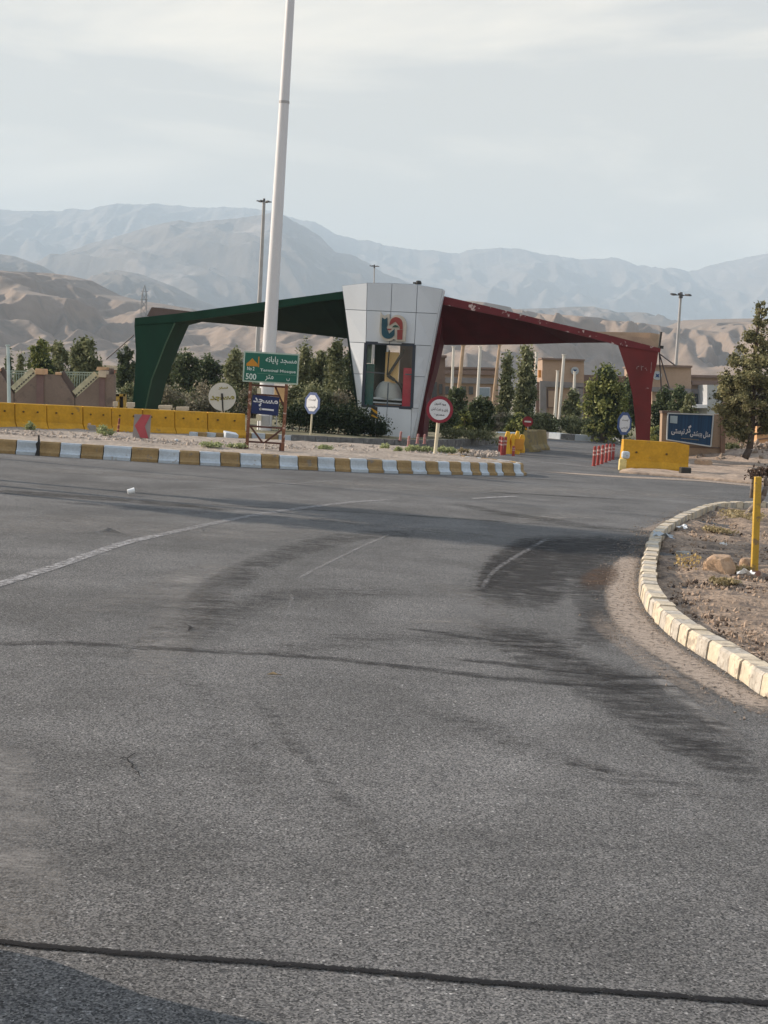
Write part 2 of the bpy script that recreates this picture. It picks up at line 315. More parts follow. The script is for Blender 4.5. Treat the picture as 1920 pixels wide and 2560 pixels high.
ribbons('tyre_and_shade_marks', [  # tyre marks, plus dark shadow bands painted across the road
    ([(1240, 1520), (1350, 1440), (1480, 1370), (1640, 1340)], [1.2, 2.2, 2.6, 1.6], S(0.75, 0.2)),
    ([(1250, 1540), (1330, 1620), (1500, 1720), (1720, 1860), (1960, 2000)], [0.8, 1.0, 0.8, 0.6, 0.5], S(0.70, 0.15)),
    ([(430, 1650), (520, 1560), (640, 1500), (900, 1480), (1200, 1500)], [0.3, 0.9, 0.9, 0.9, 0.8], S(0.50, 0.2)),
    ([(560, 1650), (900, 1600), (1300, 1600), (1560, 1620)], [0.8, 1.0, 1.2, 0.8], S(0.45, 0.2)),
    ([(430, 1640), (560, 1800), (650, 1960), (760, 2140)], [0.45, 0.35, 0.35, 0.25], S(0.28, 0.25)),
    ([(900, 1720), (1200, 1820), (1560, 1960), (1960, 2120)], [0.3, 0.5, 0.5, 0.5], S(0.40, 0.25)),
    ([(1100, 1250), (1300, 1290), (1640, 1330), (1900, 1300)], [0.5, 1.0, 1.5, 1.0], S(0.6)),
    ([(-50, 1225), (300, 1250), (620, 1280)], [1.1, 1.0, 0.6], S(0.75, 0.1)),  # shadow band entering from the left, painted

    ([(440, 1600), (560, 1460), (700, 1390), (900, 1340), (1200, 1330)], [0.45, 0.7, 0.7, 1.0, 1.4], S(0.6)),
    ([(-50, 1612), (150, 1608), (400, 1622), (800, 1645), (1200, 1690), (1500, 1715), (1740, 1718)], [0.20, 0.26, 0.24, 0.22, 0.25, 0.28, 0.12], S(0.75, 0.06)),
    ([(1000, 1570), (1150, 1590), (1300, 1615)], [0.12, 0.24, 0.1], S(0.8)),
    ([(1080, 1640), (1300, 1665), (1560, 1690), (1800, 1700)], [0.1, 0.26, 0.3, 0.1], S(0.9)),
    ([(1200, 1490), (1240, 1430), (1300, 1385), (1380, 1340)], [0.16, 0.5, 0.9, 1.0], S(0.95, 0.12)),
    ([(1300, 1560), (1310, 1450), (1400, 1380), (1520, 1330)], [1.1, 1.3, 2.0, 2.0], S(0.85, 0.2)),
    ([(1450, 1640), (1500, 1560), (1480, 1470), (1530, 1400)], [0.4, 0.6, 0.7, 0.8], S(0.8, 0.2)),
    ([(1200, 1600), (1450, 1650), (1700, 1780), (1930, 1900)], [0.2, 0.5, 0.5, 0.45], S(0.6, 0.2)),
    ([(1250, 1880), (1550, 1930), (1930, 2020)], [0.1, 0.22, 0.3], S(0.55, 0.3)),
    ([(600, 1710), (680, 1800), (820, 1960), (980, 2120), (1080, 2230)], [0.16, 0.17, 0.16, 0.16, 0.12], S(0.42, 0.2)),
    ([(460, 1620), (480, 1700), (540, 1760)], [0.25, 0.4, 0.2], S(0.3, 0.3)),
    ([(-50, 1240), (400, 1275), (900, 1310), (1400, 1360)], [0.6, 0.8, 0.8, 0.6], S(0.4)),  # painted band along the long tree shadows
    ([(300, 1250), (900, 1282), (1500, 1320)], [0.25, 0.25, 0.3], S(0.6)),  # narrow painted band beside the tree shadows
    ([(1180, 1228), (1400, 1240), (1620, 1252)], [0.2, 0.5, 0.2], S(0.8)),  # thin pole shadow, painted dark
    ([(-20, 1700), (300, 1640), (420, 1560), (520, 1500)], [0.2, 0.3, 0.3, 0.3], S(0.3, 0.3)),
    ([(960, 1190), (1320, 1198), (1500, 1210)], [0.5, 0.8, 0.3], S(0.5)),
    ([(1600, 1900), (1750, 1860), (1930, 1930)], [0.2, 0.4, 0.5], S(0.6, 0.3)),
], RB_DARK)
ribbons('road_marking', [
    ([(-60, 1480), (130, 1420), (300, 1362), (400, 1338)], [0.16, 0.17, 0.18, 0.16], H(1.0)),
    ([(400, 1338), (640, 1288), (860, 1258), (975, 1250)], [0.17, 0.18, 0.2, 0.2], H(0.75)),
    ([(1180, 1247), (1290, 1241)], [0.16], H(1.2)),
    ([(728, 1458), (800, 1418), (900, 1370), (990, 1330)], [0.08, 0.09, 0.09, 0.10], S(0.6)),
    ([(728, 1458), (722, 1480), (730, 1500), (706, 1560), (712, 1600), (728, 1640)], [0.05, 0.03, 0.07, 0.08, 0.05, 0.05], S(0.35)),
    ([(1192, 1490), (1240, 1425), (1320, 1375), (1400, 1330)], [0.06, 0.10, 0.12, 0.12], S(0.62)),
    ([(300, 1232), (620, 1218), (860, 1200)], [0.1, 0.12, 0.12], S(0.7)),
], RB_LIGHT)
ribbons('sandy_shoulder', [
    ([(1960, 1800), (1830, 1730), (1720, 1665), (1600, 1580), (1555, 1500), (1560, 1420), (1590, 1380)], [0.42, 0.44, 0.46, 0.54, 0.48, 0.44, 0.25], S(0.95, 0.1)),
    ([(1900, 1860), (1740, 1730), (1600, 1640), (1510, 1560), (1500, 1500)], [0.3, 0.3, 0.35, 0.4, 0.3], S(0.45, 0.3)),
    ([(1595, 1330), (1640, 1320), (1700, 1290)], [0.3, 0.4, 0.2], S(0.7, 0.3)),
    ([(1340, 1178), (1550, 1192), (1750, 1202), (1950, 1222)], [0.9, 1.3, 1.3, 1.5], S(1.0)),
], RB_SAND)
ribbons('oil_stain', [([(1475, 1480), (1500, 1445), (1530, 1410)], [0.3, 0.55, 0.3], S(1.0, 0.3))], RB_BROWN)
random.seed(4)
jp = [(x, 2358+ (x/1920)*155 + 2.5*math.sin(x/170.0)+random.uniform(-1.3, 1.3)) for x in range(-80, 2040, 24)]
ribbons('tar_joint', [([(x, y+1) for x, y in jp], [random.uniform(0.04, 0.085) for _ in range(300)], S(0.55, 0)), (jp, [random.uniform(0.018, 0.050) for _ in range(420)], H(1.0))], RB_TAR)
ribbons('road_crack', [([(296, 1902), (308, 1896), (318, 1899), (332, 1889), (352, 1882)], [0.004, 0.010, 0.006, 0.010, 0.003], H(1.0)), ([(318, 1899), (322, 1908), (332, 1914), (330, 1922), (344, 1928)], [0.004, 0.011, 0.006, 0.012, 0.004], H(0.9)),
                       ([(334, 1936), (344, 1931), (350, 1944), (362, 1946)], [0.003, 0.010, 0.004, 0.003], H(0.9)), ([(344, 1958), (356, 1962), (372, 1957)], [0.003, 0.009, 0.003], H(0.9)), ([(625, 1866), (636, 1864), (650, 1858)], [0.003, 0.009, 0.003], H(0.8)), ([(1720, 1985), (1735, 1990), (1752, 1989)], [0.003, 0.012, 0.003], H(0.8)), ([(460, 1560), (476, 1570), (470, 1580)], [0.01, 0.03, 0.01], H(0.8))], RB_TAR)
# entry lane beyond the gate opening: worn transverse lines
ribbons('entry_marking', [([(1300, 1152), (1400, 1160), (1480, 1168)], [0.35], H(0.9)), ([(1340, 1128), (1430, 1134), (1520, 1142)], [0.5], S(0.8))], RB_LIGHT)

# ================================================================ KERBS AND ISLANDS
OCHRE = pmat('ochre_kerb_paint', (0.30, 0.205, 0.095), 0.8, 0.18, 3, c2=(0.20, 0.17, 0.14), thr=0.60, bscale=18, fine=0.12, bump=0.006)
WHITE_K = pmat('sky_tinted_kerb_white', (0.46, 0.52, 0.58), 0.75, 0.10, 3, c2=(0.30, 0.28, 0.26), thr=0.62, bscale=18, fine=0.08, bump=0.006)  # blue of skylit shade is mixed into the white
CONC = pmat('grey_concrete', (0.30, 0.29, 0.27), 0.9, 0.15, 2, c2=(0.20, 0.19, 0.18), thr=0.58, bump=0.006)
gravel = pmat('gravel', (0.31, 0.265, 0.225), 0.95, 0.22, 1.2, c2=(0.21, 0.18, 0.155), thr=0.55, soft=0.1, bump=0.05, bscale=9, fine=0.25)
def path_pts(pix, z, n=6): return smooth_path([gp(px, py, z) for px, py in pix], n)
def resample(pts, step):
    out = [pts[0]]; acc = 0
    for a, b in zip(pts, pts[1:]):
        L_ = (b-a).length; t = step-acc
        while t <= L_: out.append(a.lerp(b, t/L_)); t += step
        acc = (acc+L_) % step if L_ else acc
    return out
def kerb(name, cuts, prof, mats, seq, gap=0.012, jit=0.01, skip=(), parent=None):
    """cuts: points along the kerb's foot; prof: (inset, height) section, front foot first"""
    mb = MB()
    for i in range(len(cuts)-1):
        if i in skip: continue
        a, b = cuts[i], cuts[i+1]; d = (b-a); d.z = 0; L_ = d.length; d.normalize(); s = Vector((-d.y, d.x, 0))
        def nrm(j):
            p = cuts[max(j-1, 0)]; q = cuts[min(j+1, len(cuts)-1)]; e = q-p; e.z = 0; e.normalize(); return Vector((-e.y, e.x, 0))
        sa, sb = nrm(i), nrm(i+1); a2 = a+d*gap; b2 = b-d*gap; jz = random.uniform(-jit, jit); jy = random.uniform(-jit, jit)
        V = [a2+sa*(o+jy)+Vector((0, 0, h+(jz if h > 0 else -0.02))) for o, h in prof]+[b2+sb*(o+jy)+Vector((0, 0, h+(jz if h > 0 else -0.02))) for o, h in prof]
        n = len(prof); k = seq[i % len(seq)]
        mb.add(V, [(j, j+1, n+j+1, n+j) for j in range(n-1)]+[tuple(range(n-1, -1, -1)), tuple(range(n, 2*n))], k)
    return mb.build(name, mats, kind='structure')
# near island: long black-and-ochre kerb
edge_px = [-420, -360, -300, -240, -180, -122, -66, -14, 39, 97, 149, 201, 257, 327, 395, 448, 499, 551, 600, 653, 698, 745, 794, 837, 876, 920, 958, 994, 1030, 1066, 1097, 1126, 1155, 1179, 1201, 1221, 1241, 1257]
def base_y(px):
    T = [(-420, 1106), (0, 1133), (450, 1160), (900, 1181), (1100, 1186), (1240, 1188.5), (1308, 1187)]
    for (a, b), (c, d) in zip(T, T[1:]):
        if px <= c: return b+(d-b)*(px-a)/(c-a)
    return T[-1][1]
cuts = [gp(px, base_y(px), 0) for px in edge_px]
tip = cuts[-1]
cuts += [tip+Vector((0.34, 0.14, 0)), tip+Vector((0.58, 0.42, 0)), tip+Vector((0.70, 0.82, 0)), tip+Vector((0.66, 1.25, 0)), tip+Vector((0.45, 1.65, 0)), tip+Vector((0.1, 2.0, 0)), tip+Vector((-0.35, 2.4, 0)), tip+Vector((-0.8, 2.9, 0)), tip+Vector((-1.3, 3.5, 0)), tip+Vector((-1.8, 4.2, 0))]
prof = [(-0.05, 0), (-0.05, 0.07), (0.02, 0.11), (0.05, 0.17), (0.06, 0.30), (0.09, 0.345), (0.22, 0.345), (0.22, 0)]
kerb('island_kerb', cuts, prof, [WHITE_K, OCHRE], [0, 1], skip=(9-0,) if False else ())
far = [gp(1215, 1128, 0.3), gp(1100, 1121, 0.3), gp(900, 1109, 0.3), gp(700, 1101, 0.3), gp(500, 1092, 0.3), gp(330, 1068, 0.3), gp(0, 1050, 0.3), gp(-420, 1030, 0.3)]
def nrm_in(P):
    out = []
    for i, p in enumerate(P):
        e = P[min(i+1, len(P)-1)]-P[max(i-1, 0)]; e.z = 0; e.normalize(); out.append(p+Vector((-e.y, e.x, 0))*0.2)
    return out
inner = nrm_in(cuts)
# gravel surface of the island, bumpy
def bumpy(name, poly, z0, mat, step=0.5, amp=0.05, kind='structure', edge=0.3, seed=0, mound=None):
    xs = [p.x for p in poly]; ys = [p.y for p in poly]
    def inside(x, y):
        c = False; j = len(poly)-1
        for i in range(len(poly)):
            a, b = poly[i], poly[j]
            if (a.y > y) != (b.y > y) and x < (b.x-a.x)*(y-a.y)/(b.y-a.y)+a.x: c = not c
            j = i
        return c
    import bmesh
    bm = bmesh.new(); vs = [bm.verts.new((p.x, p.y, z0-0.015)) for p in poly]; f = bm.faces.new(vs)
    x0, x1, y0, y1 = min(xs), max(xs), min(ys), max(ys)
    x = x0+step
    while x < x1: bmesh.ops.bisect_plane(bm, geom=bm.verts[:]+bm.edges[:]+bm.faces[:], plane_co=(x, 0, 0), plane_no=(1, 0, 0)); x += step
    y = y0+step
    while y < y1: bmesh.ops.bisect_plane(bm, geom=bm.verts[:]+bm.edges[:]+bm.faces[:], plane_co=(0, y, 0), plane_no=(0, 1, 0)); y += step
    bd = {v for e in bm.edges if e.is_boundary for v in e.verts}
    for v in bm.verts:
        if v in bd: continue
        h = noise.noise(Vector((v.co.x*1.3, v.co.y*1.3, seed)))*amp+noise.noise(Vector((v.co.x*4, v.co.y*4, seed+3)))*amp*0.5+amp*0.25
        if mound: h += mound(v.co.x, v.co.y)
        v.co.z = z0-0.015+h
    if edge:
        r = bmesh.ops.extrude_edge_only(bm, edges=[e for e in bm.edges if e.is_boundary])
        for g_ in r['geom']:
            if isinstance(g_, bmesh.types.BMVert): g_.co.z = -0.015
    bmesh.ops.triangulate(bm, faces=bm.faces[:]); bmesh.ops.recalc_face_normals(bm, faces=bm.faces)
    me = bpy.data.meshes.new(name); bm.to_mesh(me); bm.free(); me.materials.append(mat)
    for p in me.polygons: p.use_smooth = True
    o = bpy.data.objects.new(name, me); col.objects.link(o); o['kind'] = kind; return o
spill = gp(815, 1150, 0.33)
def isl_mound(x, y): return 0.13*math.exp(-(((x-spill.x)/0.7)**2+((y-spill.y-0.7)/0.7)**2))+0.05*math.exp(-((y-43)/2.5)**2)
bumpy('gravel_island', inner+far, 0.31, gravel, 0.45, 0.06, mound=isl_mound)

def stones(name, n, place, size, mat, seed=1):
    random.seed(seed); mb = MB()
    for _ in range(n):
        p = place(); s = size*random.choice((0.5, 0.7, 1, 1, 1.5, 2.2)); a = random.random()*6; q = Euler((random.random()*3, random.random()*3, a)).to_matrix()
        V = [q @ Vector(v)*s*random.uniform(0.6, 1.2) for v in ((1, 0, 0), (-1, 0, 0), (0, 0.8, 0), (0, -0.8, 0), (0, 0, 0.6), (0, 0, -0.6))]
        mb.add([p+v for v in V], [(0, 2, 4), (2, 1, 4), (1, 3, 4), (3, 0, 4), (2, 0, 5), (1, 2, 5), (3, 1, 5), (0, 3, 5)])
    o = mb.build(name, mat, recalc=False); o['kind'] = 'stuff'; return o
STONE = pmat('pale_stone', (0.36, 0.31, 0.27), 0.9, 0.3, 6, fine=0.2)
def on_island():
    px = random.uniform(-20, 1250); t = random.random()
    y0 = base_y(px)-48; y1 = (1066 if px < 350 else 1090 + (px-350)*0.035)+8
    return gp(px, y0+(y1-y0)*t, 0.32)
so = stones('loose_stones', 2600, on_island, 0.045, STONE); tag(so, 'loose pale stones strewn over the gravel island', 'stones')
DIRT = pmat('dry_dirt', (0.27, 0.205, 0.155), 0.95, 0.25, 1.4, c2=(0.14, 0.11, 0.09), thr=0.50, soft=0.08, bump=0.03, bscale=22, fine=0.40)
# right island
rk = [(2250, 1880), (2080, 1822), (1920, 1747), (1886, 1728), (1820, 1681), (1770, 1651), (1713, 1617), (1670, 1584), (1632, 1547), (1610, 1518), (1599, 1481), (1600, 1437), (1607, 1406), (1616, 1374), (1632, 1346), (1666, 1321), (1713, 1297), (1760, 1280), (1807, 1273), (1920, 1272), (2100, 1278), (2500, 1300)]
rpts = smooth_path([gp(a, b, 0) for a, b in rk], 8)
rc = resample(rpts, 0.30)
rc = [p for p in rc]
CREAM1 = pmat('cream_painted_stone', (0.55, 0.48, 0.37), 0.9, 0.16, 4, c2=(0.36, 0.31, 0.25), thr=0.54, bscale=20, fine=0.1, bump=0.006)
CREAM2 = pmat('greyish_painted_stone', (0.44, 0.41, 0.36), 0.9, 0.18, 6, c2=(0.30, 0.27, 0.23), thr=0.52, bscale=20, fine=0.12, bump=0.006)
random.seed(3)
gapi = min(range(len(rc)), key=lambda i: (rc[i]-gp(1824, 1684, 0)).length)
lo = []
for i, p in enumerate(rc): lo.append(p)
kerb('stone_kerb', [Vector((p.x, p.y, 0)) for p in rc], [(0.0, 0), (0.0, 0.02), (-0.012, 0.15), (-0.035, 0.172), (-0.20, 0.172), (-0.20, 0)], [CREAM1, CREAM2], [0, 1, 0, 0, 1], gap=0.008, jit=0.012)
def nrm_r(P, dd):
    out = []
    for i, p in enumerate(P):
        e = P[min(i+1, len(P)-1)]-P[max(i-1, 0)]; e.z = 0; e.normalize(); out.append(p-Vector((-e.y, e.x, 0))*dd)
    return out
rin = nrm_r(rc, 0.19)
bumpy('dirt_island', rin, 0.035, DIRT, 0.2, 0.11, seed=5)
def on_right():
    while True:
        px = random.uniform(1600, 1990); py = random.uniform(1285, 1760); p = gp(px, py, 0.045); j = min(range(len(rpts)), key=lambda i: (rpts[i]-p).length_squared)
        d = rpts[min(j+1, len(rpts)-1)]-rpts[max(j-1, 0)]; s = Vector((d.y, -d.x)); q = (p-rpts[j]); 
        if (s.x*q.x+s.y*q.y) > 0 and q.length > 0.35: return p
so = stones('dirt_clods', 2200, on_right, 0.022, pmat('dirt_clod', (0.34, 0.26, 0.20), 0.95, 0.3, 8), 2); tag(so, 'small stones and clods over the right-hand dirt island', 'stones')
so = stones('dark_litter', 700, on_right, 0.020, pmat('dark_leaf_litter', (0.07, 0.05, 0.04), 0.95, 0.4, 12), 12); tag(so, 'dark leaf litter and bark scraps over the dirt island', 'leaf litter')
def on_shoulder():
    j = random.randint(2, len(rc)-30); d = rc[j+1]-rc[j]; d.normalize(); s = Vector((-d.y, d.x, 0)); return rc[j]+s*abs(random.gauss(0.03, 0.24))+d*random.random()*0.3+Vector((0, 0, 0.006))
so = stones('road_grit', 2600, on_shoulder, 0.009, pmat('shoulder_pebble', (0.24, 0.20, 0.17), 0.95, 0.4, 9), 4); tag(so, 'fine grit and pebbles along the foot of the pale stone kerb', 'grit')

# gate planter, verge and background ground
green_soil = pmat('planted_soil', (0.16, 0.15, 0.09), 0.95, 0.3, 0.8, c2=(0.26, 0.22, 0.17), thr=0.55, soft=0.15, fine=0.2)
pl = [gp(560, 1100, 0), gp(700, 1107, 0), gp(800, 1111, 0), gp(920, 1116, 0), gp(1045, 1119, 0), gp(1110, 1118, 0), gp(1180, 1115, 0), gp(1246, 1112, 0)]
DKSTONE = pmat('dark_kerb_stone', (0.16, 0.16, 0.16), 0.9, 0.3, 5, c2=(0.30, 0.29, 0.28), thr=0.58)
pcut = resample(smooth_path(pl, 8), 0.5)
seqn = [3, 3, 0, 1, 0, 1, 0] + [2]*200
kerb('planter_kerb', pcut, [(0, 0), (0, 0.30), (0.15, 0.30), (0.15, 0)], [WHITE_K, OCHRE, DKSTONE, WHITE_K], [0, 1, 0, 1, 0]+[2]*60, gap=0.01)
pback = [pcut[-1]+Vector((1.6, 4, 0)), pcut[-1]+Vector((1.5, 12, 0)), Vector((-30, 80, 0)), Vector((-30, 58, 0)), Vector((-12, 55, 0))]
bumpy('planter', nrm_in(pcut)[1:]+pback, 0.27, green_soil, 1.2, 0.06, seed=9)
vp = [gp(1548, 1182, 0), gp(1720, 1196, 0), gp(1920, 1214, 0), gp(2500, 1270, 0), Vector((60, 90, 0)), Vector((14, 90, 0)), Vector((12.0, 66, 0))]
mnd = gp(1900, 1160, 0)
def vm(x, y): return 0.75*math.exp(-(((x-mnd.x-0.6)/3.0)**2+((y-mnd.y)/2.2)**2))*(1+0.5*noise.noise(Vector((x*1.5, y*1.5, 2))))
bumpy('right_verge', vp, 0.07, pmat('pale_verge_dirt', (0.33, 0.26, 0.205), 0.95, 0.2, 1.0, c2=(0.22, 0.175, 0.145), thr=0.53, soft=0.1, bump=0.03, bscale=8, fine=0.2), 0.6, 0.09, seed=13, mound=vm)
def on_mound():
    a = random.random()*6.28; r = abs(random.gauss(0, 1.6)); x = mnd.x+0.6+r*math.cos(a)*1.4; y = mnd.y+r*math.sin(a)*0.9; return Vector((x, y, 0.07+vm(x, y)))
so = stones('mound_rubble', 420, on_mound, 0.09, pmat('mound_stone', (0.26, 0.21, 0.17), 0.95, 0.3, 6), 6); tag(so, 'brown rubble heaped on the dirt mound beside the brick wall', 'rubble')
fk = resample([gp(1300, 1089, 0), gp(1345, 1092, 0), gp(1420, 1099, 0), gp(1520, 1106, 0), gp(1660, 1119, 0), gp(1800, 1130, 0)], 0.9)
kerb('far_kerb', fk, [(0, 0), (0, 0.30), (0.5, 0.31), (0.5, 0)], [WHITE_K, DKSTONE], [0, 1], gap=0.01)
flatpoly('back_garden', [fk[0]+Vector((-9, 0.6, 0)), *[p+Vector((0, 0.45, 0)) for p in fk], Vector((70, 100, 0)), Vector((70, 190, 0)), Vector((-90, 190, 0)), Vector((-90, 92, 0)), Vector((-10, 84, 0))], 0.2, green_soil, thick=0.22)

# ================================================================ MOUNTAINS
def interp(T, x):
    if x <= T[0][0]: return T[0][1]
    for (a, b), (c, d) in zip(T, T[1:]):
        if x <= c:
            t = (x-a)/(c-a); return b+(d-b)*t
    return T[-1][1]
def ridge(name, prof, Y0, front, back, amp, freq, mat, seed, cols=420, rows=60, x0=-500, x1=2420, rough=1.0, shape=1.25, jag=0.0, aniso=0.55, ws=(1, 0.5, 0.25, 0.1), bias=0.35, hs=None):
    hs0 = hs
    V = []; F = []
    for i in range(cols+1):
        px = x0+(x1-x0)*i/cols; py = interp(prof, px)+jag*noise.noise(Vector((px*0.03, seed, 0)))*1.0+jag*0.6*noise.noise(Vector((px*0.11, seed, 4)))
        c = at(px, py, Y0); zc = max(c.z, 1.0); hs = hs0 or zc
        for j in range(rows+1):
            t = j/rows
            if t < 0.8:
                u = t/0.8; Y = Y0-front*(1-u); base = zc*(u**shape)
                env = (1-u)**0.55*min(1, u*2.2)*1.6
                sx = c.x*freq; sy = Y*freq*aniso
                q = Vector((sx+0.8*noise.noise(Vector((sx*0.5, sy*0.8, seed))), sy, seed))
                n1 = 1-abs(noise.noise(q))*2; n2 = 1-abs(noise.noise(q*2.3))*2; n3 = 1-abs(noise.noise(q*5.1))*2; n4 = noise.noise(q*11)
                h = amp*(zc/hs)*env*(ws[0]*(n1-bias)+ws[1]*(n2-0.4)*(0.5+0.5*n1)+ws[2]*(n3-0.4)*rough+ws[3]*n4*rough)
                cap = zc*(0.90+0.1*u) if u < 0.98 else zc
                cap = zc + (CAMH-zc)*(1-Y/Y0)*1.0   # stay under the sight line to the crest
                z = min(base+h, cap-(1-u)*zc*0.02); z = max(z, -1)
            else:
                u = (t-0.8)/0.2; Y = Y0+back*u; z = zc*(1-u)**1.2
            V.append((c.x, Y, z))
    m = rows+1
    for i in range(cols):
        for j in range(rows): a = i*m+j; F.append((a, a+m, a+m+1, a+1))
    me = bpy.data.meshes.new(name); me.from_pydata(V, [], F); me.materials.append(mat)
    for p in me.polygons: p.use_smooth = True
    o = bpy.data.objects.new(name, me); col.objects.link(o); o['kind'] = 'structure'; return o
HILL = pmat('bare_brown_hill', (0.205, 0.162, 0.132), 0.95, 0.16, 0.012, c2=(0.145, 0.125, 0.108), thr=0.55, soft=0.12, bump=1.2, bscale=0.12, fine=0.10)
MTN = pmat('bare_mountain_rock', (0.115, 0.097, 0.085), 0.95, 0.2, 0.0018, c2=(0.22, 0.19, 0.17), thr=0.60, soft=0.05, bump=8, bscale=0.02, fine=0.12)
near_p = [(-500, 700), (-200, 684), (0, 679), (60, 680), (130, 683), (180, 690), (230, 702), (268, 722), (305, 740), (347, 751), (420, 762), (480, 772), (560, 800), (700, 812), (860, 800), (960, 775), (1060, 750), (1107, 752), (1180, 752), (1261, 769), (1310, 779), (1365, 789), (1400, 786), (1440, 789), (1452, 792), (1470, 796), (1520, 800), (1597, 813), (1660, 819), (1690, 807), (1707, 801), (1770, 798), (1886, 796), (1960, 799), (2200, 800), (2420, 820)]
ridge('near_hills', near_p, 1500, 760, 500, 27, 0.0080, HILL, 3.3, cols=1100, rows=260, shape=1.10, aniso=0.40, ws=(1.0, 0.70, 0.58, 0.22), bias=0.35, hs=95)
low_p = [(-500, 640), (-200, 628), (0, 635), (35, 640), (104, 664), (160, 695), (220, 720), (260, 690), (289, 674), (347, 684), (434, 716), (490, 745), (600, 790), (1000, 860), (1180, 790), (1300, 772), (1388, 770), (1423, 767), (1481, 766), (1539, 781), (1597, 780), (1654, 801), (1720, 830), (2420, 860)]
ridge('blue_foothills', low_p, 3600, 900, 700, 60, 0.0045, MTN, 5.1, shape=0.9, cols=600, rows=90, ws=(0.6, 0.6, 0.5, 0.2))
mid_p = [(-500, 760), (-200, 720), (0, 690), (87, 652), (174, 628), (220, 612), (260, 602), (324, 584), (370, 570), (405, 558), (451, 551), (480, 556), (520, 552), (579, 547), (637, 539), (680, 531), (694, 530), (715, 540), (758, 565), (799, 591), (839, 630), (874, 636), (926, 659), (960, 683), (1040, 710), (1150, 760), (1300, 800), (2420, 900)]
ridge('middle_mountain', mid_p, 5600, 1600, 900, 90, 0.0020, MTN, 7.7, jag=3, shape=0.9, cols=800, rows=160, ws=(0.7, 0.4, 0.25, 0.15))
far_p = [(-500, 540), (-200, 530), (0, 524), (60, 527), (116, 528), (160, 527), (191, 522), (220, 525), (249, 520), (301, 509), (330, 511), (405, 509), (463, 516), (520, 521), (560, 517), (608, 520), (665, 524), (735, 545), (787, 555), (839, 585), (870, 593), (897, 600), (926, 601), (960, 614), (1047, 624), (1110, 629), (1145, 633), (1170, 626), (1191, 623), (1249, 620), (1296, 621), (1365, 636), (1452, 648), (1492, 649), (1527, 643), (1545, 645), (1562, 652), (1585, 663), (1610, 664), (1643, 674), (1678, 668), (1700, 672), (1718, 679), (1741, 674), (1760, 668), (1828, 652), (1886, 639), (1920, 634), (2100, 620), (2420, 650)]
ridge('far_mountains', far_p, 8600, 2600, 1500, 130, 0.0014, MTN, 2.2, jag=3, shape=0.9, cols=800, rows=140, ws=(0.7, 0.5, 0.3, 0.2))

# ================================================================ GATE
GREEN = pmat('dark_green_paint', (0.004, 0.036, 0.020), 0.6, 0.15, 1.5, c2=(0.010, 0.050, 0.032), thr=0.62, stretch=(1, 1, 0.3), spec=0.2)
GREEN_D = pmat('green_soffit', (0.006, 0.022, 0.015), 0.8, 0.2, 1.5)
RED = pmat('faded_red_paint', (0.135, 0.011, 0.012), 0.6, 0.18, 1.5, c2=(0.32, 0.22, 0.21), thr=0.68, soft=0.03, stretch=(1, 1, 0.8))
RED_P = pmat('peeling_red_paint', (0.13, 0.012, 0.018), 0.6, 0.15, 1.8, c2=(0.55, 0.45, 0.43), thr=0.60, soft=0.04)
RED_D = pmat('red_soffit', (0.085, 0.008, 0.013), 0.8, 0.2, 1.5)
PANEL = pmat('white_composite_panel', (0.57, 0.62, 0.68), 0.35, 0.05, 1.0, fine=0.02, stretch=(1, 1, 0.3))
DARK = pmat('dark_joint', (0.08, 0.10, 0.13), 0.7)
STEEL = pmat('galvanised_steel', (0.36, 0.36, 0.37), 0.6, 0.1, 1)
BEIGE = pmat('beige_metal', (0.40, 0.30, 0.22), 0.7, 0.15, 1.5)
GP = inplane
DV = Vector((0.18, 1, 0)).normalized()
gate = thing('gateway', 'wide gateway canopy, dark green wing and maroon wing joined at a flared white tower', 'gateway', GP(975, 1094))
def part(name, mb, mat, parent=gate, **k): return mb.build(name, mat, parent, world=(parent is gate), **k)
# green outer leg (front plane), depth 1.9
mb = MB(); mb.prism([GP(*p) for p in [(337, 797), (336, 816), (340, 882), (337, 940), (331, 1018), (328, 1066), (355, 1066), (363, 1018), (368, 998), (379, 949), (394, 911), (414, 859), (437, 807), (470, 799), (440, 784)]], DV*1.9); part('outer_leg', mb, GREEN)
# seam strip on leg edge
mb = MB()
sp = [GP(*p, -0.02) for p in [(437, 808), (414, 859), (394, 911), (379, 949), (368, 998), (356, 1064)]]
for a, b in zip(sp, sp[1:]): mb.beam(a, b, 0.05)
part('edge_trim', mb, pmat('trim_green', (0.04, 0.09, 0.05), 0.5))
mb = MB(); mb.prism([GP(*p, -0.05) for p in [(337, 795), (440, 784), (480, 779), (659, 755), (800, 736), (857, 728), (860, 747), (800, 753), (659, 776), (476, 801), (437, 806), (337, 812)]], DV*0.35); part('fascia', mb, GREEN)
# green soffit: from the fascia's lower edge slanting back to a lower rear edge
def soffit(top, bot, depth, mat, name):
    mb = MB(); n = len(top)
    T = [GP(*p, 0.28) for p in top]; B = [GP(*p, depth) for p in bot]; T2 = [t+DV*(depth-0.2)+Vector((0, 0, 0.1)) for t in T]; B2 = [b+DV*0.25 for b in B]
    V = T+B+T2+B2
    F = []
    for i in range(n-1): F += [(i, i+1, n+i+1, n+i), (2*n+i, 2*n+i+1, 3*n+i+1, 3*n+i), (i, i+1, 2*n+i+1, 2*n+i), (n+i, n+i+1, 3*n+i+1, 3*n+i)]
    F += [(0, n, 3*n, 2*n), (n-1, 2*n-1, 4*n-1, 3*n-1)]
    mb.add(V, F); return part(name, mb, mat)
soffit([(474, 799), (560, 789), (659, 774), (691, 765), (800, 751), (862, 744)], [(476, 802), (560, 809), (655, 818), (686, 825), (800, 838), (868, 846)], 2.2, GREEN_D, 'soffit')
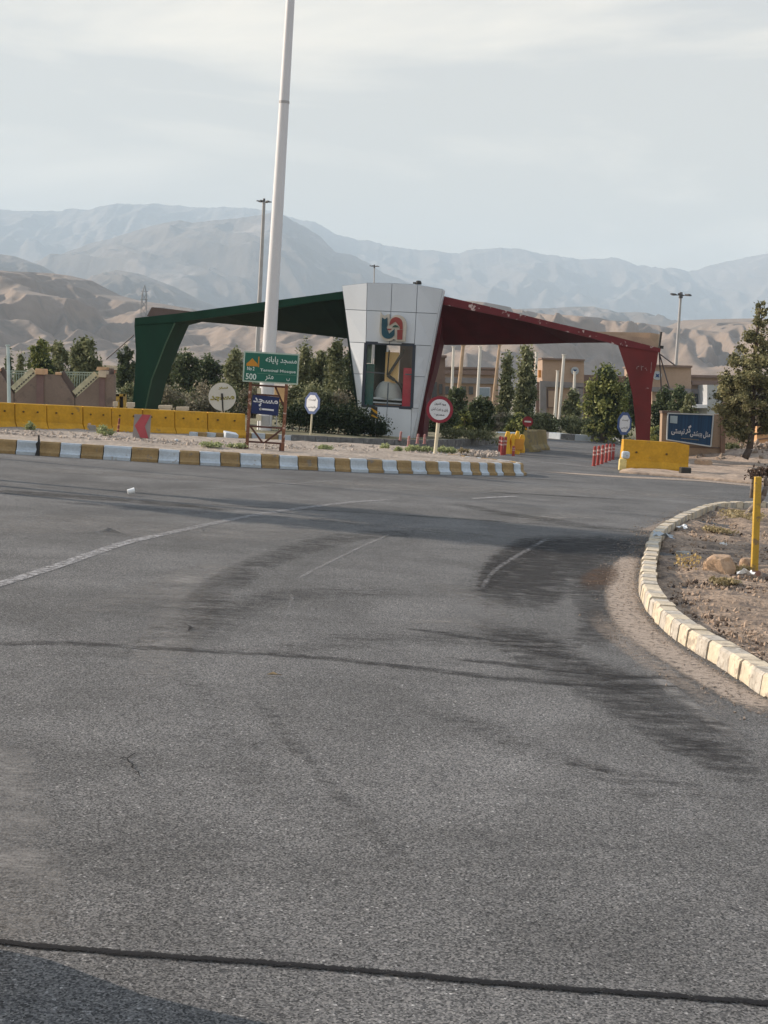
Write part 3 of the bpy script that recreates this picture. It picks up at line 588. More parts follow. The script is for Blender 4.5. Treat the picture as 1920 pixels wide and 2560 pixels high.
mb = MB(); mb.prism([GP(*p, 0.9) for p in [(856, 740), (885, 740), (912, 1092), (899, 1092), (868, 846)]], DV*1.3); part('inner_leg', mb, GREEN_D)
mb = MB(); mb.prism([GP(*p, 2.6) for p in [(367, 790), (379, 768), (404, 770), (480, 779), (480, 786), (400, 795)]], DV*0.3); part('rear_roof_edge', mb, pmat('brown_roof_underside', (0.14, 0.10, 0.09), 0.8))
# red wing
mb = MB(); mb.prism([GP(*p) for p in [(1546, 845), (1652, 872), (1646, 877), (1642, 908), (1634, 940), (1629, 978), (1627, 1042), (1625, 1094), (1624, 1150), (1590, 1148), (1590, 1094), (1587, 1042), (1581, 986), (1571, 943), (1558, 902), (1546, 866)]], DV*1.9); part('outer_leg', mb, RED)
mb = MB(); mb.prism([GP(*p, -0.05) for p in [(1104, 739), (1230, 768), (1380, 805), (1520, 837), (1652, 871), (1650, 881), (1546, 863), (1520, 856), (1315, 804), (1106, 761)]], DV*0.35); part('fascia', mb, RED_P)
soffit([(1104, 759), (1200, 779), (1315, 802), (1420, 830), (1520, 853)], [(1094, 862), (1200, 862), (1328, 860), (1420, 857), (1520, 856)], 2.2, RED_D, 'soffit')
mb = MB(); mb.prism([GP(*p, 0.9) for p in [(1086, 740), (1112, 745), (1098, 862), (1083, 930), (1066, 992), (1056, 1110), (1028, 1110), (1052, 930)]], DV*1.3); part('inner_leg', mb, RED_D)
mb = MB(); mb.prism([GP(*p, 3.0) for p in [(1440, 828), (1627, 832), (1627, 846), (1480, 841)]], DV*0.3); mb.prism([GP(*p, 2.4) for p in [(1627, 832), (1652, 836), (1648, 868), (1622, 858)]], DV*0.5); part('rear_roof_edge', mb, BEIGE)
mb = MB(); mb.prism([GP(*p, 0.4) for p in [(1500, 833), (1627, 846), (1650, 869), (1640, 869)]], DV*2.2); part('roof_deck', mb, BEIGE)
mb = MB(); mb.tube(GP(1653, 830, 0.3), GP(1647, 872, 0.3), 0.05); mb.box(GP(1653, 868, 0.1), (0.16, 0.16, 0.12)); part('corner_lamp', mb, pmat('black_metal', (0.02, 0.02, 0.02), 0.5))
for a, b, d in [((334, 838), (266, 898), 1.5), ((1648, 880), (1654, 980), 1.2), ((1648, 882), (1674, 972), 1.2), ((1648, 884), (1690, 915), 1.0)]:
    mb = MB(); p, q = GP(*a, d), GP(*b, d+0.5); mb.tube(p, q, 0.028); part('stay', mb, pmat('dull_cable', (0.16, 0.15, 0.16), 0.7))
mb = MB()
for a, b in (((1592, 918), (1598, 915)), ((1592, 918), (1592, 923)), ((1603, 914), (1604, 926)), ((1604, 917), (1609, 916)), ((1612, 921), (1616, 920)), ((1629, 905), (1627, 932)), ((1616, 923), (1617, 927))):
    mb.beam(GP(*a, -0.012), GP(*b, -0.012), 0.045, 0.02)
part('faded_marks', mb, pmat('faded_white_marks', (0.30, 0.22, 0.21), 0.8, 0.3, 10))
# tower cladding
ROWS = [None, 778, 859, 937.5, 1017, 1094]
def cx(c, y):
    T = [[(714, 855), (1037, 898), (1094, 905)], [(707, 918), (857, 914.6), (1016, 907), (1094, 921)], [(707, 980), (860, 974), (1018, 968), (1094, 963)], [(712, 1044), (862, 1036), (1018, 1029), (1094, 1027)], [(723, 1107), (1094, 1032)]][c]
    if y >= T[-1][0]: return T[-1][1]
    return interp(T, y)
TOPY = [714, 707, 707.5, 712, 723]; OFFC = [-0.55, -1.0, -1.05, -1.0, -0.55]
def tp(c, r, d=0.0):
    y = TOPY[c] if r == 0 else ROWS[r]+0.045*(cx(c, ROWS[r])-960)
    return GP(cx(c, y), y, OFFC[c]+d)
def cell(mb, c, r, d, dep, g):
    q = [tp(c, r, d), tp(c+1, r, d), tp(c+1, r+1, d), tp(c, r+1, d)]; cen = sum(q, Vector())/4
    q2 = []
    for i, p in enumerate(q):
        e1 = (q[(i+1) % 4]-p).normalized(); e2 = (q[i-1]-p).normalized(); q2.append(p+(e1+e2)*g)
    mb.prism(q2, DV*dep)
mb = MB()
for c in range(4):
    for r in range(5):
        if c in (1, 2) and r in (2, 3): continue
        cell(mb, c, r, 0, 0.05, 0.012)
part('cladding', mb, PANEL, bevel=0.006)
mb = MB()
for c in range(4):
    for r in range(5):
        if c in (1, 2) and r in (2, 3): continue
        cell(mb, c, r, 0.06, 0.3, 0.0)
for c in (0, 3):
    for r in range(5): cell(mb, c, r, 0.36, 0.35, 0.0)
for c in (1, 2):
    for r in (0, 1): cell(mb, c, r, 0.36, 0.35, 0.0)
part('tower_frame', mb, pmat('grey_joint', (0.20, 0.24, 0.30), 0.7))
mb = MB(); mb.prism([GP(1104, 722, -0.5), GP(1110, 726, -0.5), GP(1036, 1096, -0.5), GP(1031, 1096, -0.5)], DV*0.35); part('side_trim', mb, PANEL)
mb = MB(); mb.lathe([(0.0, 0.16), (0.08, 0.15), (0.13, 0.08), (0.13, 0)], GP(1046, 711, 0.3), 12); mb.box(GP(1040, 709, 0.3)+Vector((0, 0, 0.02)), (0.25, 0.15, 0.06)); part('roof_lamp', mb, MC['black_metal'])
# window
WTL, WTR, WBL, WBR = (914.6, 857), (1036, 862.5), (907, 1014.5), (1029, 1020)
def wuv(u, v, d):
    x0 = WTL[0]+(WTR[0]-WTL[0])*u; y0 = WTL[1]+(WTR[1]-WTL[1])*u; x1 = WBL[0]+(WBR[0]-WBL[0])*u; y1 = WBL[1]+(WBR[1]-WBL[1])*u
    return GP(x0+(x1-x0)*v, y0+(y1-y0)*v, d)
mb = MB()
for a, b in (((0, 0), (1, 0)), ((1, 0), (1, 1)), ((1, 1), (0, 1)), ((0, 1), (0, 0))): mb.beam(wuv(*a, -0.98), wuv(*b, -0.98), 0.09, 0.12)
win = part('window', mb, pmat('window_frame_dark', (0.03, 0.04, 0.06), 0.5))
def wpart(name, q, mat, dep=0.03):
    mb = MB(); mb.prism(q, DV*dep); o = mb.build(name, mat, win, world=False)
    o.data.transform(Matrix.Translation(-gate.location)); return o
def wbox(u0, u1, v0, v1, d): return [wuv(u0, v0, d), wuv(u1, v0, d), wuv(u1, v1, d), wuv(u0, v1, d)]
TEAL = pmat('teal_panel', (0.005, 0.10, 0.095), 0.4); REDP = pmat('crimson_panel', (0.46, 0.015, 0.05), 0.4)
wpart('green_panel', wbox(0.02, 0.20, 0.33, 1, -0.75), TEAL)
wpart('green_panel', wbox(0.02, 0.13, 0.0, 0.32, -0.70), pmat('grey_green_glass', (0.10, 0.17, 0.15), 0.3))
wpart('red_panel', wbox(0.80, 0.99, 0.37, 1, -0.75), REDP)
wpart('back_panel', wbox(0.19, 0.43, 0.0, 0.62, 0.9), pmat('very_dark_green', (0.008, 0.02, 0.016), 0.6))
wpart('back_panel', wbox(0.71, 1.0, 0.0, 0.62, 0.9), pmat('brown_panel', (0.12, 0.09, 0.08), 0.6))
wpart('back_panel', wbox(0.0, 1.0, 0.60, 1.0, 1.0), MC['very_dark_green'])
for a_, b_ in (((0.0, 0.46), (0.42, 0.47)), ((0.84, 0.47), (1.0, 0.47)), ((0.5, 0.62), (0.5, 1))):
    o = MB().beam(wuv(*a_, -0.9), wuv(*b_, -0.9), 0.05).build('glazing_bar', DARK, win); o.data.transform(Matrix.Translation(-gate.location))
wpart('painted_sunlit_panel', wbox(0.42, 0.70, 0.13, 0.62, -0.35), pmat('sunlit_amber_paint', (0.92, 0.62, 0.28), 0.6, 0.05))  # sunlit brightness of the panel is put into its amber colour
mb = MB(); mb.beam(wuv(0.80, 0.08, -0.5), wuv(0.49, 0.5, -0.5), 0.10); mb.beam(wuv(0.49, 0.10, -0.5), wuv(0.47, 0.5, -0.5), 0.05)
mb.tube(wuv(0.48, 0.50, -0.5), wuv(0.62, 0.57, -0.5), 0.07); mb.beam(wuv(0.6, 0.55, -0.5), wuv(0.78, 0.68, -0.5), 0.08)
o = mb.build('barrier_arm', MC['black_metal'], win); o.data.transform(Matrix.Translation(-gate.location))
bl = wuv(0.5, 1.0, -0.1); booth = thing('guard_booth', 'small grey domed booth seen through the white tower window', 'booth', bl)
sx_ = (wuv(0.78, 0.8, -0.1)-wuv(0.22, 0.8, -0.1)).length
zt = wuv(0.5, 0.58, -0.1).z-bl.z; zr = wuv(0.5, 0.86, -0.1).z-bl.z
mb = MB(); mb.lathe([(sx_*0.5*math.cos(a)**0.8 if a < 1.56 else 0.001, zr+(zt-zr)*math.sin(a)) for a in [i*1.5705/8 for i in range(9)]], (0, 0, 0), 20); mb.build('dome_roof', pmat('pale_grey_roof', (0.50, 0.52, 0.52), 0.6), booth, smooth=True)
mb = MB(); mb.box((0, 0, zr-0.03), (sx_*1.02, 1.0, 0.08)); mb.box((0, 0, zr-0.2), (sx_*1.02, 1.0, 0.05)); mb.build('eave', PANEL, booth)
mb = MB(); mb.box((0, 0, (zr-0.25)/2), (sx_*0.9, 0.9, zr-0.25)); mb.build('wall', pmat('booth_brown', (0.22, 0.14, 0.10), 0.7), booth)
# glass
gm_ = bpy.data.materials.new('window_glass'); gm_.use_nodes = True; t_ = gm_.node_tree; tr_ = N(t_, 'ShaderNodeBsdfTransparent'); tr_.inputs[0].default_value = (0.96, 0.97, 0.96, 1); gl_ = N(t_, 'ShaderNodeBsdfGlossy'); gl_.inputs['Roughness'].default_value = 0.05
ms_ = N(t_, 'ShaderNodeMixShader'); ms_.inputs[0].default_value = 0.02; t_.links.new(tr_.outputs[0], ms_.inputs[1]); t_.links.new(gl_.outputs[0], ms_.inputs[2]); t_.links.new(ms_.outputs[0], t_.nodes['Material Output'].inputs[0])
wpart('pane', wbox(0.01, 0.99, 0.01, 0.99, -0.96), gm_, 0.008)
# logo: zoomed-view coordinates -> photo pixels
def LG(x, y, d): return GP(840+x/5.03, 680+y/5.03, d)
def arc(cx_, cy_, rx, ry, a0, a1, n=10): return [(cx_+rx*math.cos(R(a0+(a1-a0)*i/n)), cy_-ry*math.sin(R(a0+(a1-a0)*i/n))) for i in range(n+1)]
back = [(560, 500), (575, 530), (610, 552), (640, 535), (668, 528), (672, 570)]+arc(772, 660, 112, 122, 150, 0)+[(885, 660), (870, 875), (750, 872), (745, 845)]+arc(655, 760, 108, 110, -50, -165, 8)+[(545, 740), (556, 560)]
logo = MB(); logo.prism([LG(*p, -1.22) for p in back], DV*0.14)
lo_ = part('emblem', logo, pmat('cream_plastic', (0.50, 0.47, 0.41), 0.5), bevel=0.01)
def lpart(name, pts, mat, d=-1.26):
    mb = MB(); mb.prism([LG(*p, d) for p in pts], DV*0.05); o = mb.build(name, mat, lo_); o.data.transform(Matrix.Translation(-gate.location)); return o
LT = pmat('emblem_teal', (0.008, 0.065, 0.095), 0.5); LR = pmat('emblem_red', (0.26, 0.045, 0.04), 0.5)
lpart('blue_arrow_tail', [(578, 570), (612, 594), (645, 572), (648, 665), (636, 700), (650, 740), (667, 770), (597, 702), (572, 690)], LT)
lpart('blue_arrow_hook', [(572, 692), (596, 702), (667, 775), (735, 715), (735, 762)]+arc(655, 765, 82, 74, 0, -180, 12)[1:], LT)
lpart('red_arrow_hook', [(672, 672)]+arc(755, 655, 82, 88, 170, 0, 12)+[(838, 722), (800, 722), (802, 690), (746, 622)], LR)
lpart('red_arrow_tail', [(770, 727), (838, 727), (832, 850), (768, 848)], LR)
lpart('green_wedge', [(706, 695), (722, 675), (746, 664), (770, 675), (790, 695)], pmat('emblem_dark_green', (0.01, 0.06, 0.04), 0.5))
lpart('red_wedge', [(636, 712), (700, 712), (685, 730), (655, 730)], LR)

# ================================================================ BARRIERS
YEL = pmat('yellow_barrier_paint', (0.50, 0.265, 0.014), 0.75, 0.14, 2, c2=(0.28, 0.17, 0.05), thr=0.62, soft=0.06, bscale=12, fine=0.10)
YEL_D = pmat('dirty_yellow_paint', (0.42, 0.27, 0.05), 0.7, 0.2, 2.5, c2=(0.24, 0.18, 0.09), thr=0.52, soft=0.1)
def nj(L_, H_, B_=0.62, T_=0.22):
    """new-jersey barrier section lofted along x, ends bevelled"""
    sec = [(-B_/2, 0), (-B_/2, 0.10*H_/0.85), (-B_/2+0.13, 0.27*H_/0.85), (-T_/2, H_-0.02), (-T_/2+0.03, H_), (T_/2-0.03, H_), (T_/2, H_-0.02), (B_/2-0.13, 0.27*H_/0.85), (B_/2, 0.10*H_/0.85), (B_/2, 0)]
    mb = MB(); n = len(sec)
    V = [(-L_/2, y, z) for y, z in sec]+[(L_/2, y, z) for y, z in sec]
    mb.add(V, [(i, i+1, n+i+1, n+i) for i in range(n-1)]+[tuple(range(n-1, -1, -1)), tuple(range(n, 2*n)), (0, n, 2*n-1, n-1)]); return mb
bx = [-330, -235, -145, -58, 30, 110, 200, 272, 350, 430, 512, 607]
def bar_at(px): t = (px-0)/609; Y = 43.0+(48.2-43.0)*t; return pos(px, 0.27, Y)
b_lab = ['beyond the left edge of the view, fourth from the picture', 'beyond the left edge, third from the picture', 'beyond the left edge, second from the picture', 'leftmost in view, with a faded grey patch', 'second from the left, beneath the zigzag wall', 'third from the left, under the first wall valley', 'fourth from the left, behind the pale boulder', 'fifth from the left, left of the red arrow board', 'standing behind the red arrow board', 'just right of the green gate leg', 'rightmost, beside the round mosque sign']
proto = None
for i in range(len(bx)-1):
    a, b = bar_at(bx[i]), bar_at(bx[i+1]); d = b-a; rz = math.atan2(d.y, d.x); L_ = d.length
    lab = 'yellow concrete barrier '+b_lab[i]
    if proto is None:
        proto = thing('concrete_barrier', lab, 'barrier', (a+b)/2, (0, 0, rz), 'yellow concrete barriers in a row'); PL = L_
        nj(PL-0.03, 0.80).build('body', [YEL], proto, bevel=0.01)
        o = proto
    else: o = copy_tree(proto, (a+b)/2, (random.uniform(-0.01, 0.01), 0, rz+random.uniform(-0.012, 0.012)), lab, (L_/PL, 1, 1))
    for ch in o.children: pass
# proto body needs hooks
for o_ in [o for o in col.objects if o.name.startswith('concrete_barrier')]:
    for x in (-0.28, 0.22): MB().tube((x, -0.185, 0.56), (x, -0.15, 0.56), 0.028, n=8).build('lifting_hole', pmat('hole_grime', (0.10, 0.06, 0.02), 0.9), o_)
# unseen barrier added just outside the frame to throw the lower left corner shadow
p = Vector((-2.58, 5.52, 0)); o = thing('added_shadow_barrier', 'yellow concrete barrier added out of view at the near left to cast the corner shadow', 'barrier', p, (0, 0, R(-17)))
nj(2.2, 0.95).build('body', YEL, o, bevel=0.01)
# big single barrier at right
a = gp(1556, 1174, 0); b = gp(1690, 1182, 0); d = b-a
bb = thing('end_barrier', 'large bright yellow concrete barrier with a tapered end before the maroon gate leg', 'barrier', (a+b)/2+Vector((0, 0.3, 0)), (0, 0, math.atan2(d.y, d.x)))
Lb = d.length
mb = MB(); Hh = 1.02
sec = lambda k: [(-0.33*k, 0.0), (-0.33*k, 0.12), (-0.22*k, 0.32), (-0.13, Hh), (0.13, Hh), (0.22*k, 0.32), (0.33*k, 0.12), (0.33*k, 0.0)]
V = []; xs = [(-Lb/2-0.02, 1.0, 1), (Lb/2, 1.0, 1), (Lb/2+0.42, 0.75, 0.93)]
for x, k, hs in xs: V += [(x-(0.10*z if k == 1.0 and x > 0 else 0)*0, y, z*hs) for y, z in sec(k)]
n = 8; F = []
for j in range(2): F += [(j*n+i, j*n+i+1, (j+1)*n+i+1, (j+1)*n+i) for i in range(n-1)]+[(j*n, (j+1)*n, (j+2)*n-1, (j+1)*n-1)]
F += [tuple(range(n-1, -1, -1)), tuple(range(2*n, 3*n))]
mb.add(V, F); mb.build('body', YEL, bb, bevel=0.015)
for x in (-0.5, 0.55): MB().tube((x, -0.24, 0.61), (x, -0.19, 0.61), 0.032, n=8).build('lifting_hole', MC['hole_grime'], bb)
mb = MB(); mb.box((0.25, -0.332, 0.04), (0.34, 0.03, 0.10)); mb.build('fork_slot', MC['black_metal'], bb)
q = gp(1712, 1188, 0); o = tag((lambda m_: (m_.box((0, 0, 0.13), (0.34, 0.36, 0.26)), m_.build('support_block', MC['black_metal'], bevel=0.03))[1])(MB()), 'black block tucked under the tapered end of the big yellow barrier', 'block'); o.location = q
# olive barriers closing the middle of the entry
OL = pmat('olive_concrete', (0.25, 0.20, 0.09), 0.85, 0.2, 2, c2=(0.16, 0.14, 0.10), thr=0.55)
for (px, py, rz, lab) in ((1327, 1130, R(72), 'weathered olive concrete barrier end just behind the yellow plastic posts'), (1342, 1126, R(60), 'weathered olive concrete barrier with flared foot, farther right one under the red disc sign')):
    p = gp(px, py, 0); o = thing('worn_barrier', lab, 'barrier', p+Vector((0, 0.7, 0)), (0, 0, rz)); nj(1.5, 0.85, 0.7, 0.24).build('body', OL, o, bevel=0.01)

# ================================================================ SIGNS
WHT = pmat('white_sign_face', (0.62, 0.64, 0.68), 0.5, 0.03); RIM = pmat('red_sign_rim', (0.23, 0.016, 0.035), 0.5, 0.05); BLU = pmat('blue_sign_rim', (0.045, 0.085, 0.22), 0.5, 0.05)
INK = pmat('black_ink', (0.03, 0.03, 0.04), 0.6); CREAMP = pmat('cream_post_paint', (0.62, 0.56, 0.42), 0.6, 0.08)
def disc(mb, r, y0, y1, n=40, cz=0, rz=None, k=None, sx=1.0, a0=0):
    pts = [(sx*r*math.cos(2*math.pi*i/n+a0), y0, cz+r*math.sin(2*math.pi*i/n+a0)) for i in range(n)]; mb.prism(pts, (0, y1-y0, 0), k)
# red ring sign
b0 = gp(1087.5, 1137, 0.31); Yd = b0.y; top = at(1099, 1024, Yd)
sg = thing('round_sign', 'round white sign with a wide dark red rim on a cream post', 'sign', b0, (0, math.atan2(top.x-b0.x, top.z-b0.z), 0)); hz = (top-b0).length
mb = MB(); mb.tube((0, 0.02, -0.1), (0, 0.02, hz+0.1), 0.055, n=14); mb.build('post', CREAMP, sg, smooth=False)
r0 = 33.5/3600*Yd
mb = MB(); disc(mb, r0, -0.06, -0.035, cz=hz); mb.build('rim', RIM, sg)
mb = MB(); disc(mb, r0*0.77, -0.068, -0.058, cz=hz); f_ = mb.build('face', WHT, sg)
lettering('lettering', [(fa('ورود کامیون'), 0, hz+r0*0.42, r0*0.85, r0*0.24), (fa('باری و نفت کش'), 0, hz+0.0, r0*1.25, r0*0.26), (fa('ممنوع'), 0, hz-r0*0.42, r0*0.80, r0*0.22)], INK, sg, -0.072, 0.02)
# octagons
def octagon(px, py, bpx, bpy, bz, wpx, hpx, lab, txt, slant):
    b0 = gp(bpx, bpy, bz); Yd = b0.y; top = at(px, py, Yd); hz = (top-b0).length
    o = thing('octagonal_sign', lab, 'sign', b0, (0, math.atan2(top.x-b0.x, top.z-b0.z), 0)); hh = hpx/3600*Yd/2/math.cos(math.pi/8); sx = wpx/hpx
    # the plate is turned away from the road: rotate it by acos(sx)
    mb = MB(); mb.tube((0, 0.03, -0.1), (0, 0.03, hz), 0.035, n=12); mb.build('post', CREAMP, o)
    plate = MB(); disc(plate, hh, -0.03, -0.01, n=8, a0=math.pi/8); pl_ = plate.build('rim', BLU, o); pl_.location = (0, 0, hz); pl_.rotation_euler = (0, 0, slant*math.acos(sx))
    mb = MB(); disc(mb, hh*0.74, -0.038, -0.028, n=8, a0=math.pi/8); mb.build('face', WHT, pl_)
    lettering('lettering', [(fa(txt[0]), 0, hh*0.3, hh*0.85, hh*0.22), (fa(txt[1]), 0, -hh*0.32, hh*0.95, hh*0.22)], INK, pl_, -0.043, 0.02)
    return o
octagon(1560, 1059, 1553, 1150, 0.0, 40, 56, 'blue rimmed white octagonal sign above the left end of the big yellow barrier', ('ایست', 'بازرسی'), 1)
octagon(782, 1008, 776, 1090, 0.2, 39, 54, 'blue rimmed white octagonal sign standing before the dark hedge', ('ایست', 'بازرسی'), -1)
# worn round mosque sign
b0 = gp(561, 1083, 0.27); Yd = b0.y; top = at(556, 992, Yd); hz = (top-b0).length
sg = thing('worn_round_sign', 'worn off-white round sign with faded olive lettering near the rusty frame', 'sign', b0, (0, math.atan2(top.x-b0.x, top.z-b0.z), 0))
mb = MB(); mb.tube((0, 0.02, -0.1), (0, 0.02, hz*0.75), 0.05, n=12); mb.build('post', CREAMP, sg)
r0 = 35/3600*Yd
mb = MB(); disc(mb, r0, -0.05, -0.03, cz=hz, sx=0.98); mb.build('face', pmat('faded_sign_face', (0.56, 0.57, 0.53), 0.6, 0.06), sg)
OLV = pmat('olive_ink', (0.28, 0.26, 0.06), 0.7)
lettering('lettering', [(fa('مسجد'), 0, hz-r0*0.10, r0*1.75, r0*0.42), (fa('نماز'), 0.05, hz+r0*0.62, r0*0.7, r0*0.2)], OLV, sg, -0.056, 0.05)
mb = MB(); mb.tube((0.0, -0.075, hz+0.12), (0, -0.075, hz-0.06), 0.035, n=8); mb.box((0, -0.06, hz-0.3), (0.05, 0.02, 0.5)); mb.build('clamp', MC['black_metal'], sg)
# rusty frame with green and navy boards
RUST = pmat('rusty_steel', (0.20, 0.085, 0.05), 0.85, 0.3, 4, c2=(0.55, 0.42, 0.36), thr=0.56, soft=0.06)
RUSTD = pmat('dark_rusty_steel', (0.10, 0.045, 0.035), 0.85, 0.3, 4)
bl_ = gp(617, 1121, 0.31); br_ = gp(705, 1130, 0.31); YS = (bl_.y+br_.y)/2
def FS(px, py, d=0): return at(px, py, YS+d)
fr = thing('sign_frame', 'rusty steel frame of two posts with cross braces holding a green mosque sign', 'sign', FS(661, 1125))
def fpart(name, mb, mat, **k): return mb.build(name, mat, fr, world=True, **k)
for a, b in (((617, 1123), (627, 948)), ((706, 1131), (717, 955))):
    mb = MB(); mb.beam(FS(*a), FS(*b), 0.085, 0.085); fpart('post', mb, RUST)
for a, b in (((613, 1125), (617, 1106)), ((702, 1131), (704, 1108))): fpart('post_foot', MB().beam(FS(*a, 0.02), FS(*b, 0.02), 0.10, 0.10), RUSTD)
for a, b, t in (((623, 962), (716, 968), 0.11), ((688, 966), (709, 1014), 0.05), ((621, 1104), (706, 1109), 0.04), ((622, 1065), (712, 1071), 0.05), ((624, 1063), (655, 1105), 0.06), ((711, 1069), (662, 1106), 0.05), ((640, 986), (700, 990), 0.04)):
    mb = MB(); mb.beam(FS(*a, 0.03), FS(*b, 0.03), t, 0.05); fpart('brace', mb, RUSTD)
def board(corners, name, mat, rimmat, rim, d):
    TL, TR, BR, BL = [FS(*c, d) for c in corners]
    X = (TR-TL+BR-BL)/2; Z = (TL-BL+TR-BR)/2; Wd, Hd = X.length, Z.length; cen = (TL+TR+BR+BL)/4
    ang = -math.atan2(X.z, X.x)
    o = MB().box((0, 0, 0), (Wd, 0.03, Hd)).build(name, rimmat, fr); o.location = cen-fr.location; o.rotation_euler = (0, ang, 0)
    MB().box((0, -0.018, 0), (Wd-rim*2, 0.012, Hd-rim*2)).build('face', mat, o)
    return o, Wd, Hd
GRN = pmat('road_sign_green', (0.006, 0.12, 0.085), 0.4, 0.06, 1.5)
o, Wd, Hd = board([(610.5, 876), (750, 886.8), (743.4, 960.7), (605.8, 955)], 'green_board', GRN, pmat('pale_green_rim', (0.42, 0.52, 0.45), 0.5), 0.04, -0.1)
LET = pmat('sign_white_lettering', (0.62, 0.72, 0.68), 0.5)
lettering('lettering', [(fa('مسجد پایانه'), Wd*0.18, Hd*0.24, Wd*0.56, Hd*0.27), ('Terminal Mosque', Wd*0.13, -Hd*0.10, Wd*0.64, Hd*0.12), ('No 2', -Wd*0.36, -Hd*0.06, Wd*0.13, Hd*0.12), ('500', -Wd*0.35, -Hd*0.32, Wd*0.19, Hd*0.20), (fa('متر'), -Wd*0.02, -Hd*0.33, Wd*0.15, Hd*0.20), (fa('ب'), Wd*0.32, -Hd*0.36, Wd*0.06, Hd*0.12)], LET, o, -0.028, 0.015)
mb = MB(); mb.prism([(-Wd*0.44, -0.03, 0.02*Hd), (-Wd*0.24, -0.03, 0.02*Hd), (-Wd*0.24, -0.03, 0.10*Hd), (-Wd*0.30, -0.03, 0.20*Hd), (-Wd*0.34, -0.03, 0.28*Hd), (-Wd*0.38, -0.03, 0.20*Hd), (-Wd*0.44, -0.03, 0.10*Hd)], (0, 0.006, 0)); mb.prism([(-Wd*0.235, -0.03, 0.0), (-Wd*0.215, -0.03, 0.0), (-Wd*0.215, -0.03, 0.34*Hd), (-Wd*0.235, -0.03, 0.34*Hd)], (0, 0.006, 0)); mb.build('mosque_symbol', pmat('orange_symbol', (0.50, 0.22, 0.02), 0.5), o)
mb = MB(); mb.box((Wd*0.12, -0.027, -Hd*0.20), (Wd*0.72, 0.006, 0.012)); mb.build('dividing_line', pmat('dull_green_line', (0.10, 0.25, 0.18), 0.5), o)
o, Wd, Hd = board([(630.5, 987.8), (697, 992), (697, 1041), (629, 1032)], 'navy_board', pmat('navy_sign', (0.006, 0.018, 0.09), 0.4, 0.06), MC['navy_sign'], 0.01, -0.02)
lettering('lettering', [(fa('مسجد'), 0, Hd*0.20, Wd*0.92, Hd*0.34)], WHT, o, -0.03, 0.03)
mb = MB(); mb.box((Wd*0.08, -0.028, -Hd*0.22), (Wd*0.5, 0.006, Hd*0.09)); mb.tube((-Wd*0.2, -0.024, -Hd*0.02), (-Wd*0.2, -0.031, -Hd*0.02), Wd*0.045, n=8); mb.tube((-Wd*0.16, -0.024, -Hd*0.22), (-Wd*0.16, -0.031, -Hd*0.22), Hd*0.07, n=10); mb.build('white_strokes', WHT, o)
# red arrow board
b0 = gp(352, 1102, 0.31); YA = b0.y
ar = thing('arrow_board', 'grey board with a faded red arrow pointing left, leaning behind the kerb', 'sign', b0)
def A(px, py, d=0): return at(px, py, YA+d)
MB().tube(A(352, 1104), A(351, 1092), 0.025).build('post', RUSTD, ar, world=True)
mb = MB(); mb.prism([A(*p, -0.03) for p in [(336, 1035.5), (378, 1037), (374, 1097), (331.5, 1094)]], (0, 0.02, 0)); mb.build('board', pmat('grey_board', (0.26, 0.24, 0.24), 0.6), ar, world=True)
mb = MB(); mb.prism([A(*p, -0.045) for p in [(356, 1036), (377, 1037), (362, 1066), (371, 1096), (351, 1094), (337, 1064)]], (0, 0.01, 0)); mb.build('red_arrow', pmat('faded_red_arrow', (0.40, 0.07, 0.09), 0.5), ar, world=True)
# no entry
b0 = gp(1322, 1122, 0); YN = b0.y; ne = thing('no_entry_sign', 'small red disc sign with a white bar over a striped board', 'sign', b0)
c = at(1319, 1054, YN); rr = 13/3600*YN
MB().tube(b0, at(1319.5, 1066, YN), 0.03).build('post', STEEL, ne, world=True)
mb = MB(); disc(mb, rr, -0.05, -0.03); mb.v = [v+c for v in mb.v]; mb.build('disc', pmat('deep_red_sign', (0.24, 0.014, 0.03), 0.5), ne, world=True)
mb = MB(); mb.box(c+Vector((0, -0.06, 0)), (rr*1.25, 0.015, rr*0.3)); mb.build('white_bar', WHT, ne, world=True)
def chevron(parent, pxs, pys, Y, n, kx):
    x0, x1 = pxs; y0, y1 = pys; mb = MB(); mb.prism([at(x0, y0, Y), at(x1, y0+0.5, Y), at(x1-1, y1, Y), at(x0-1, y1, Y)], (0, 0.02, 0)); mb.build('striped_board', MC['black_metal'], parent, world=True)
    mb = MB()
    for i in range(n):
        ya = y0+(y1-y0)*(i+0.15)/n; yb = y0+(y1-y0)*(i+0.6)/n; s = (y1-y0)*0.35*kx
        P = [(x0, max(y0, ya)), (x1-0.5, min(y1, ya+s)), (x1-0.5, min(y1, yb+s)), (x0, min(y1, yb))]
        mb.prism([at(*p, Y-0.01) for p in P], (0, 0.008, 0))
    mb.build('yellow_stripes', YEL, parent, world=True)
chevron(ne, (1313, 1329), (1067, 1089), YN, 2, 1)
hz_ = thing('hazard_marker', 'black and yellow striped marker board against the white tower foot', 'sign', pos(940, 0.3, 57.4)); YH = 57.4
MB().tube(pos(938, 0.28, YH+0.05), at(938, 1018, YH+0.05), 0.03).build('post', STEEL, hz_, world=True)
chevron(hz_, (928, 944), (1017, 1046), YH, 2, 1)

